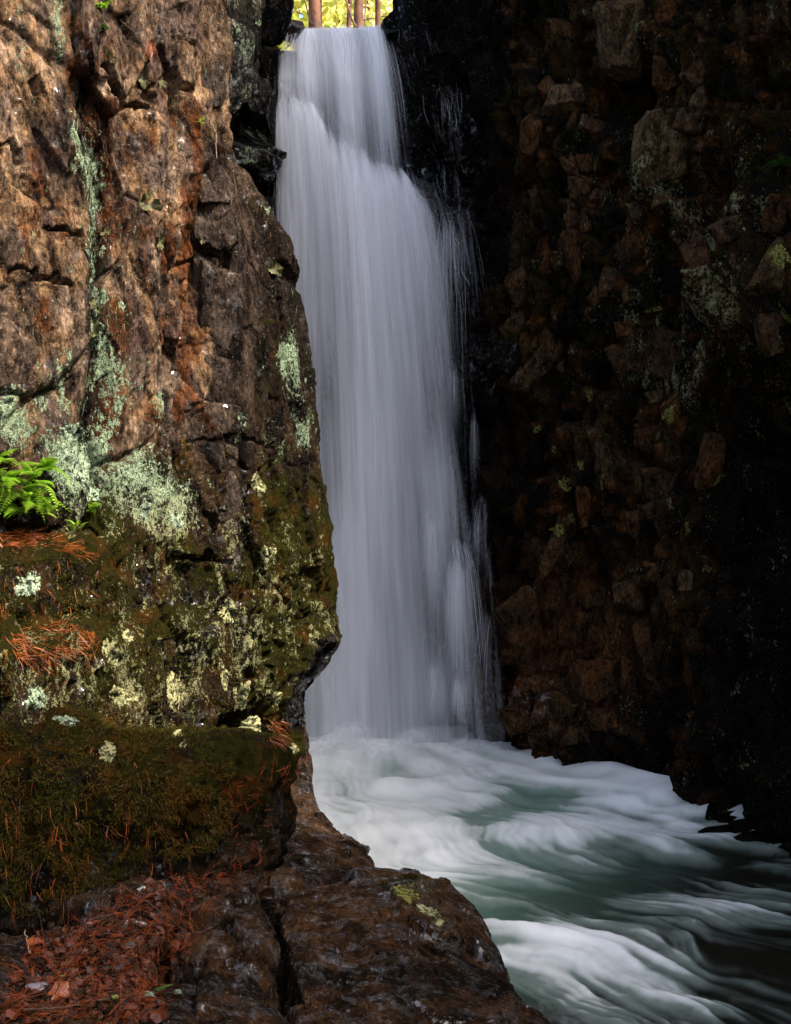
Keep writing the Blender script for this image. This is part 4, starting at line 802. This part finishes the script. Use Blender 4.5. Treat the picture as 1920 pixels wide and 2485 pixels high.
for k, a in enumerate([(362, 497, 46, 52, "largest curled olive lichen high on the left cliff"), (388, 590, 18, 46, "narrow curled lichen under the largest one"), (252, 565, 22, 22, "small curled yellow lichen left of the largest one"), (355, 195, 26, 44, "hooked curled lichen near the top of the left cliff"), (388, 200, 24, 34, "brown curled lichen right of the hooked one"),
                       (220, 735, 18, 30, "upper of the curled lichens in the mint streak"), (244, 752, 20, 22, "yellow curled lichen right of the upper one in the mint streak"), (230, 795, 34, 40, "lowest curled lichen in the mint streak"), (492, 582, 14, 22, "small curled lichen on the rusty seam"), (668, 655, 30, 44, "pale curled lichen at the dark edge beside the fall"),
                       (362, 1367, 24, 22, "yellow-green rosette on the dark cliff foot"), (350, 1460, 22, 20, "upper yellow rosette of the left group"), (420, 1450, 14, 22, "yellow rosette right of the left group"), (490, 1470, 26, 16, "yellow rosette beside the crack")]):
    ruffle("leafy_lichen", a[0], a[1], a[2], a[3], a[4], 1000 + k, m_tripe)

# ================================================================== FERNS
m_fern = simple_mat("bright_fern_green", (.17, .36, .02), (.34, .50, .05), 22, rough=.5, trans=.35)
m_fern_d = simple_mat("dark_fern_green", (.03, .09, .015), (.05, .11, .015), 22, rough=.5, trans=.3)
def frond_mesh(L, wid, droop, npin, seed):
    r_ = np.random.default_rng(seed); t = np.linspace(0, 1, 14); pts = np.stack([t * L * .9, 0 * t, L * (.45 * t - droop * t ** 2)], 1); V_, Q_ = tube_mesh(pts, .0011 * (1.2 - t), 4); parts = [(V_, Q_)]
    for k in range(npin):
        f = .12 + .88 * k / npin; c = np.array([np.interp(f, t, pts[:, i]) for i in range(3)]); ln = wid * math.sin(math.pi * min(1, .22 + f * .80)) ** .8 * (1.15 - .6 * f) * r_.uniform(.85, 1.1); bw = L / npin * .46
        for sd in (-1, 1):
            d = np.array([.35, sd * 1.0, -.12 + r_.uniform(-.1, .1)]); d /= np.linalg.norm(d); u = np.array([1., 0, .1])
            us = np.array([0, .35, .7, 1.0]); ws = np.array([1, 1.05, .7, .08]) * bw; P_ = c + d * (us * ln)[:, None] + np.array([0, 0, -1.]) * (us ** 2 * ln * .18)[:, None]
            V2 = np.concatenate([P_ - u * ws[:, None], P_ + u * ws[:, None]]); parts.append((V2, np.array([[i, i + 1, i + 5, i + 4] for i in range(3)])))
    return merge(parts)
FR = [mesh_np("frond_form", *frond_mesh(L_, L_ * .21, dr, 17, 1100 + i), smooth=False) for i, (L_, dr) in enumerate([(.13, .5), (.16, .7), (.11, .3), (.19, .9)])]
for m_ in FR: m_.materials.append(m_fern)
FRD = [m_.copy() for m_ in FR]
for m_ in FRD: m_.materials.clear(); m_.materials.append(m_fern_d)
def fern(px, py, n, scale, label, seed, forms=FR, facing=(-2.6, -.2)):
    q = hit(px, py)
    if q is None: return
    P, Nn, ob = q; r_ = random.Random(seed); P = P + np.array([0, -.015, 0]); t = empty("fern", P, label=label, cat="fern", group="ferns rooted in the rock")
    for k in range(n):
        o = bpy.data.objects.new("frond", forms[r_.randrange(4)]); COL.objects.link(o); o.parent = t; a = facing[0] + (facing[1] - facing[0]) * (k + r_.random()) / n
        o.rotation_euler = (r_.uniform(-.4, .4), r_.uniform(-.7, .35), a); s = scale * r_.uniform(.7, 1.15); o.scale = (s, s, s); o.location = (r_.uniform(-.03, .03) * scale, r_.uniform(-.02, .01), r_.uniform(-.03, .03) * scale)
for k, a in enumerate([(30, 1190, 13, 1.15, "large bright green fern at the left border above the orange needles"), (85, 1170, 11, 1.0, "bright fern right of the large one at the left border"), (60, 1235, 12, 1.1, "lowest fern of the clump over the dark hollow"), (115, 1145, 7, .75, "small fern at the top right of the left clump"), (10, 1130, 7, .9, "fern cut by the left border at the top of the clump"), (110, 1240, 8, .8, "fern hanging over the hollow at the right of the clump"),
                       (225, 1235, 6, .6, "small single fern in the mint lichen right of the clump"), (188, 1282, 4, .4, "tiny yellow-green fern under the small single one")]): fern(a[0], a[1], a[2], a[3] * 1.35, a[4], seed=1200 + k)
fern(250, 25, 8, .6, "drooping fern high in the groove at the top of the left cliff", 1231, facing=(-2.2, -1.0)); fern(258, 75, 6, .5, "darker fern just under the drooping one at the top of the left cliff", 1232, FRD, facing=(-2.2, -1.0))
fern(1905, 405, 9, 1.0, "dark fern sticking out of the black cleft at the right border", 1240, FRD, facing=(-3.6, -1.6)); fern(1520, 490, 4, .5, "tiny green fern among the brown stones of the right cliff", 1241, FRD); fern(490, 300, 5, .35, "tiny fern in the moss at the notch beside the black recess", 1242)

# ================================================================== NEEDLES, LEAVES, TWIGS
m_need = simple_mat("orange_pine_needles", (.42, .11, .012), (.12, .018, .004), 25, rough=.45, spec=.4)
m_need2 = simple_mat("wet_red_pine_needles", (.22, .040, .004), (.06, .014, .004), 25, rough=.55, spec=.15)
def needles(name, spots, seed, L=.085, lie=.9, wid=.0008, mat=None):
    """spots: (px, py) hits; each gives a pair of joined needles lying on the surface"""
    r_ = np.random.default_rng(seed); Vs = []
    for px, py, dirp in spots:
        q = hit(px, py, ("left_cliff", "rock", "mossy", "slab", "ledge", "leaf"))
        if q is None: continue
        P, Nn, ob = q; P = P + Nn * r_.uniform(.002, .010)
        a = r_.normal(size=3) if dirp is None else np.array(dirp) + r_.normal(size=3) * .25
        a = a - Nn * (a @ Nn) * lie; a /= np.linalg.norm(a)
        for kk in range(2 if r_.random() < .7 else 1):
            b = a + r_.normal(size=3) * .10; b /= np.linalg.norm(b); l = L * r_.uniform(.6, 1.1); side = np.cross(b, Nn); side /= np.linalg.norm(side) + 1e-9; bow = Nn * l * r_.uniform(0, .10) + side * l * r_.uniform(-.08, .08)
            pts = [P, P + b * l * .5 + bow, P + b * l]; w = wid * r_.uniform(.8, 1.2)
            for j, p_ in enumerate(pts):
                ww = w * (1, .9, .35)[j]; Vs.append([p_ - side * ww, p_ + Nn * ww * 1.2, p_ + side * ww])
    V_ = np.array(Vs).reshape(-1, 3); n = len(V_) // 9; base = np.array([[0, 1, 4, 3], [1, 2, 5, 4], [3, 4, 7, 6], [4, 5, 8, 7]]); Q_ = (base[None] + (np.arange(n) * 9)[:, None, None]).reshape(-1, 4)
    return link(name, mesh_np(name, V_, Q_, smooth=False), mat or m_need, kind="stuff")
def inpoly(n, poly, seed, dirp=None):
    r_ = random.Random(seed); xs = [p[0] for p in poly]; ys = [p[1] for p in poly]; out = []
    while len(out) < n:
        x, y = r_.uniform(min(xs), max(xs)), r_.uniform(min(ys), max(ys)); c = False
        for i in range(len(poly)):
            x1, y1 = poly[i]; x2, y2 = poly[i - 1]
            if (y1 > y) != (y2 > y) and x < (x2 - x1) * (y - y1) / (y2 - y1) + x1: c = not c
        if c: out.append((x, y, dirp))
    return out
LEDGEP = [(30, 2330), (200, 2235), (330, 2150), (470, 2120), (540, 2130), (420, 2210), (480, 2260), (430, 2330), (400, 2400), (380, 2485), (0, 2485), (0, 2420)]
# leaves first, so that needles lie on them
m_dleaf = simple_mat("wet_red_brown_leaves", (.11, .024, .005), (.022, .009, .004), 30, rough=.35, spec=.3, bump=.5, obj_var=.35)
m_oleaf = simple_mat("orange_brown_leaves", (.26, .065, .010), (.14, .03, .007), 14, rough=.4, spec=.5, bump=.5)
def leaf_shape(seed, lobes=5):
    r_ = np.random.default_rng(seed); n = 36; th = np.linspace(0, 2 * np.pi, n, endpoint=False); R_ = .62 + .30 * np.abs(np.cos(th * lobes / 2)) ** .7 + .08 * np.sin(th * 11 + seed); R_ *= 1 - .35 * np.exp(-((th - np.pi) / .3) ** 2)
    rings = [0, .5, 1.0]; V_ = []
    for f in rings:
        x, y = np.cos(th) * R_ * f, np.sin(th) * R_ * f; z = .18 * f ** 2 * np.sin(2 * th + seed) + .10 * f * np.abs(np.sin(th * lobes / 2)) ; V_.append(np.stack([x, y, z], 1))
    V_ = np.concatenate(V_); Q_ = [[k * n + i, k * n + (i + 1) % n, (k + 1) * n + (i + 1) % n, (k + 1) * n + i] for k in range(2) for i in range(n)]; return V_, np.array(Q_)
LF = [leaf_shape(i, lb) for i, lb in enumerate((5, 3, 7, 5, 2, 2))]
def place_leaf(P, Nn, size, k, r_):
    V_, Q_ = LF[k % 6]; a = r_.uniform(0, 6.28); T = np.cross(Nn, [math.cos(a), math.sin(a), .3]); T /= np.linalg.norm(T); B = np.cross(Nn, T); return P + size * (V_[:, :1] * T + V_[:, 1:2] * B * .8 + V_[:, 2:] * Nn * 1.1) + Nn * .004, Q_
r_ = np.random.default_rng(77); parts = []
for i, (px, py, _) in enumerate(inpoly(240, LEDGEP, 3)):
    q = hit(px, py, ("slab", "ledge"))
    if q is not None: parts.append(place_leaf(q[0], q[1], r_.uniform(.012, .032), i, r_))
V_, Q_ = merge(parts); link("leaf_litter", mesh_np("leaf_litter", V_, Q_, smooth=False), m_dleaf, kind="stuff")
for k, (px, py, sz, mt_, lab) in enumerate([(145, 2410, .040, m_oleaf, "orange-brown fallen leaf beside the grey pebble at the lower left"), (85, 2300, .045, m_oleaf, "upright orange leaf against the dark hollow at the left of the ledge"), (385, 2375, .042, m_dleaf, "dark red fallen leaf at the right end of the litter"), (390, 2185, .036, m_dleaf, "red fallen leaf at the top tip of the litter under the boulder"), (405, 2302, .018, m_oleaf, "small tan curled leaf in the middle of the litter"),
                                             (390, 2470, .046, m_dleaf, "large dark red leaf at the bottom border under the twig"), (210, 2345, .038, m_dleaf, "dark red leaf left of the middle of the litter"), (300, 2300, .036, m_dleaf, "wet brown leaf under the boulder foot"), (628, 2035, .009, L_CREAM, "tiny pale yellow leaf on the upper slab"), (155, 2380, .013, L_YEL, "small yellow-green leaf above the orange one"), (40, 2470, .04, m_dleaf, "dark leaf in the bottom left corner")]):
    q = hit(px, py, ("slab", "ledge", "mossy"))
    if q is not None: V_, Q_ = place_leaf(q[0] + q[1] * .012, q[1], sz, k, r_); link("fallen_leaf", mesh_np("fallen_leaf", V_, Q_), mt_, label=lab, cat="leaf", group="fallen leaves on the ledge")
bpy.context.view_layer.update(); DG = bpy.context.evaluated_depsgraph_get()
needles("pine_needles", inpoly(850, LEDGEP, 1) + inpoly(70, [(420, 2120), (560, 2080), (640, 2100), (520, 2190), (560, 2260), (440, 2330)], 2) + inpoly(60, [(550, 1900), (640, 1860), (640, 2110), (560, 2110)], 4) + inpoly(26, [(650, 1860), (740, 1850), (740, 1900), (680, 1900)], 8), 31, mat=m_need2)
needles("pine_needles", inpoly(170, [(-10, 1290), (90, 1290), (215, 1335), (215, 1350), (120, 1335), (-10, 1330)], 5, (1, 0, -.1)) + inpoly(150, [(20, 1530), (150, 1505), (230, 1530), (180, 1590), (30, 1600)], 6, (1, 0, -.3)) + inpoly(60, [(0, 1340), (240, 1360), (250, 1650), (0, 1650)], 7, (.2, 0, -1)) + inpoly(40, [(640, 1740), (690, 1750), (700, 1800), (650, 1800)], 9, (1, 0, -.8)), 32)
needles("pine_needles", inpoly(85, [(0, 1820), (250, 1800), (540, 1900), (540, 2060), (300, 2130), (60, 2250), (0, 2200)], 10, (.12, -.2, -1)) + inpoly(30, [(0, 1900), (160, 1850), (160, 2250), (0, 2250)], 11, (.1, -.2, -1)), 33, lie=.7)
needles("pine_needles", inpoly(26, [(350, 90), (380, 95), (375, 130), (350, 125)], 12, (.3, 0, -1)), 34)
# twigs and pebbles
m_twig = simple_mat("dark_wet_twig", (.045, .022, .012), (.08, .045, .025), 60, rough=.5, bump=.5)
m_root = simple_mat("pale_root", (.34, .22, .14), (.22, .13, .08), 60, rough=.6, bump=.5)
def twig(pts, r0, mat, label, lift=.012, group="twigs and roots"):
    W_ = []
    for px, py in pts:
        q = hit(px, py, ("slab", "ledge", "left_cliff", "rock", "mossy"))
        if q is not None: W_.append(q[0] + q[1] * lift)
    if len(W_) < 2: return None
    W_ = np.array(W_); t = np.linspace(0, len(W_) - 1, 24); W2 = np.stack([np.interp(t, range(len(W_)), W_[:, i]) for i in range(3)], 1); W2 += .0015 * np.random.default_rng(3).normal(size=W2.shape)
    V_, Q_ = tube_mesh(W2, r0 * np.linspace(1, .45, 24), 7); t_ = empty("twig", W_[0], label=label, cat="twig", group=group); link("stem", mesh_np("stem", V_, Q_), mat, t_); return t_, W2
tw = twig([(60, 2462), (150, 2462), (250, 2440), (340, 2428), (440, 2418)], .0042, m_twig, "long dark twig with pale lichen tufts across the litter at the bottom", .02)
if tw:
    rg = np.random.default_rng(8)
    for i in (13, 18, 22):
        V_, T_ = cut_rock(3, 60 + i, (.022 if i == 18 else .014, .010, .008), rough=.5); link("lichen_tuft", mesh_np("lichen_tuft", V_ + tw[1][i], tris=T_), L_MINT if i > 13 else L_YEL, tw[0])
    V_, Q_ = frond_mesh(.07, .018, .2, 16, 5); link("green_sprig", mesh_np("green_sprig", V_ + tw[1][20] + np.array([-.02, 0, .01]), Q_, smooth=False), m_fern_d, tw[0])
twig([(505, 292), (520, 330), (527, 370), (540, 405)], .0045, m_root, "pale root hanging at the notch beside the black recess", .03)
twig([(290, 40), (330, 90), (355, 140)], .0022, m_twig, "thin dark root under the fern at the top of the left cliff", .02)
twig([(60, 2270), (70, 2330), (95, 2250)], .0028, m_root, "pale stick standing in the hollow left of the mossy boulder foot", .02)
twig([(90, 2195), (105, 2250), (135, 2300)], .0025, m_twig, "bent brown twig leaning on the foot of the mossy boulder", .02)
twig([(300, 2160), (380, 2215), (460, 2270)], .003, m_twig, "straight dark twig over the middle of the litter", .015)
m_peb = simple_mat("grey_violet_pebble", (.22, .20, .22), (.12, .11, .12), 14, rough=.25, spec=.6, bump=.4)
for k, (px, py, sz, lab) in enumerate([(92, 2408, .034, "flat grey violet pebble beside the orange leaf at the lower left"), (172, 2296, .010, "small pale pebble left of the middle of the litter"), (218, 2242, .009, "small bluish pebble at the top of the litter"), (300, 2322, .008, "tiny white pebble in the middle of the litter"), (598, 2062, .015, "grey stone chip lying on the upper slab")]):
    q = hit(px, py, ("slab", "ledge"))
    if q is not None: V_, T_ = cut_rock(3, 70 + k, (sz * 1.4, sz, sz * .5), rough=.08); link("pebble", mesh_np("pebble", V_ + q[0] + np.array([0, 0, sz * .4]), tris=T_), m_peb, label=lab, cat="pebble", group="pebbles on the ledge")

# ================================================================== MOSS tufts
m_mossb = simple_mat("moss_blades", (.050, .042, .005), (.085, .045, .007), 5, rough=.8, spec=.1, trans=.2)
def moss(name, poly, n, L, seed, only):
    r_ = np.random.default_rng(seed); Vs = []
    for px, py, _ in inpoly(n, poly, seed):
        d = float(vnoise(np.array([px / 38.]), np.array([py / 30.]), seed=seed)[0]) + .6 * float(vnoise(np.array([px / 14.]), np.array([py / 12.]), seed=seed + 1)[0])
        if d < -.15: continue
        q = hit(px, py, only)
        if q is None: continue
        P, Nn, ob = q
        for _k in range(3):
            c = P + r_.normal(size=3) * .006; up = Nn * .7 + np.array([0, 0, -.35]) + r_.normal(size=3) * .45; up /= np.linalg.norm(up); sd = np.cross(up, r_.normal(size=3)); sd /= np.linalg.norm(sd) + 1e-9; l = L * r_.uniform(.5, 1.3)
            Vs.append([c - sd * l * .11, c + sd * l * .11, c + up * l])
    V_ = np.array(Vs).reshape(-1, 3); link(name, mesh_np(name, V_, tris=np.arange(len(V_)).reshape(-1, 3), smooth=False), m_mossb, kind="stuff")
moss("moss_tufts", [(0, 1730), (560, 1740), (560, 2040), (350, 2110), (60, 2230), (0, 2200)], 14000, .020, 41, ("mossy",))
moss("moss_tufts", [(0, 1310), (200, 1330), (330, 1480), (560, 1700), (540, 1850), (200, 1800), (0, 1780)], 6000, .014, 43, ("left_cliff", "mossy"))
moss("moss_tufts", [(590, 1160), (680, 1160), (690, 1330), (620, 1340)], 900, .012, 47, ("left_cliff",))
moss("moss_tufts", [(480, 270), (505, 280), (512, 325), (495, 335)], 260, .016, 48, ("left_cliff", "rock", "back"))

# soft splash where the fall strikes the pool
for k, a in enumerate([(860, 1735, 170, 170, 1875, 12.72, .50, 60), (800, 1765, 120, 140, 1880, 12.6, .42, 50), (1010, 1752, 150, 160, 1868, 12.66, .44, 50), (920, 1785, 220, 240, 1900, 12.45, .40, 40), (1120, 1780, 110, 140, 1858, 12.75, .34, 40), (760, 1772, 70, 120, 1880, 12.5, .34, 40), (1000, 1798, 240, 250, 1900, 12.3, .30, 30)]): plume(*a, seed=k, mat=V_MIST)

# thin films and trickles by the fall; the white also imitates wet glints
bpy.context.view_layer.update(); DG = bpy.context.evaluated_depsgraph_get()
def trickle_glints(n, x0, x1, y0, y1, ln, drift, dens, wid, seed):
    r_ = np.random.default_rng(seed); ns = 9; out, D3, L3, T3 = [], [], [], []
    for i in range(n):
        px, py = r_.uniform(x0, x1), r_.uniform(y0, y1); l = ln * r_.uniform(.3, 1.2); pts = []; wob = r_.uniform(-6, 6)
        for k in range(ns):
            f = k / (ns - 1); q = hit(px + drift * f * l + wob * math.sin(f * 5), py + l * f, ("right_cliff", "back_cliff", "rock"))
            if q is not None: pts.append(q[0] + np.array([0, -.02, .0]))
        if len(pts) < ns or np.ptp(np.array(pts)[:, 1]) > .5: continue
        pts = np.array(pts); w = wid * r_.uniform(.4, 1.5); e = np.array([[-1., 0, 0], [0, -.4, 0], [1, 0, 0]]) * w
        out.append(pts[None] + e[:, None]); dd = dens * r_.uniform(.4, 1) * np.sin(np.pi * np.linspace(.02, .98, ns)) ** .6; D3.append(np.stack([0 * dd, dd, 0 * dd])); L3.append(np.tile(np.array([-.02, 0, .02])[:, None] + i * 1.7, (1, ns))); T3.append(np.tile(np.linspace(0, 1, ns) * l / 60, (3, 1)))
    n = len(out)
    if not n: return
    q = grid_quads(3, ns); Qa = (q[None] + (np.arange(n) * 3 * ns)[:, None, None]).reshape(-1, 4); me = mesh_np("trickle_glint_threads", np.array(out).reshape(-1, 3), Qa)
    put_float(me, "lat", np.array(L3)); put_float(me, "drop", np.array(T3)); put_float(me, "dens", np.array(D3)); link("trickle_glint_threads", me, V_THREAD, fall, kind="stuff")
trickle_glints(190, 1050, 1115, 190, 480, 120, .10, .42, .006, 1)
trickle_glints(70, 1150, 1270, 800, 920, 60, -.5, .34, .006, 2)
trickle_glints(60, 960, 1060, 40, 260, 90, .2, .34, .006, 3)
trickle_glints(60, 1130, 1240, 1640, 1760, 60, .5, .28, .007, 4)
trickle_glints(30, 1060, 1120, 480, 700, 60, .3, .5, .008, 5)
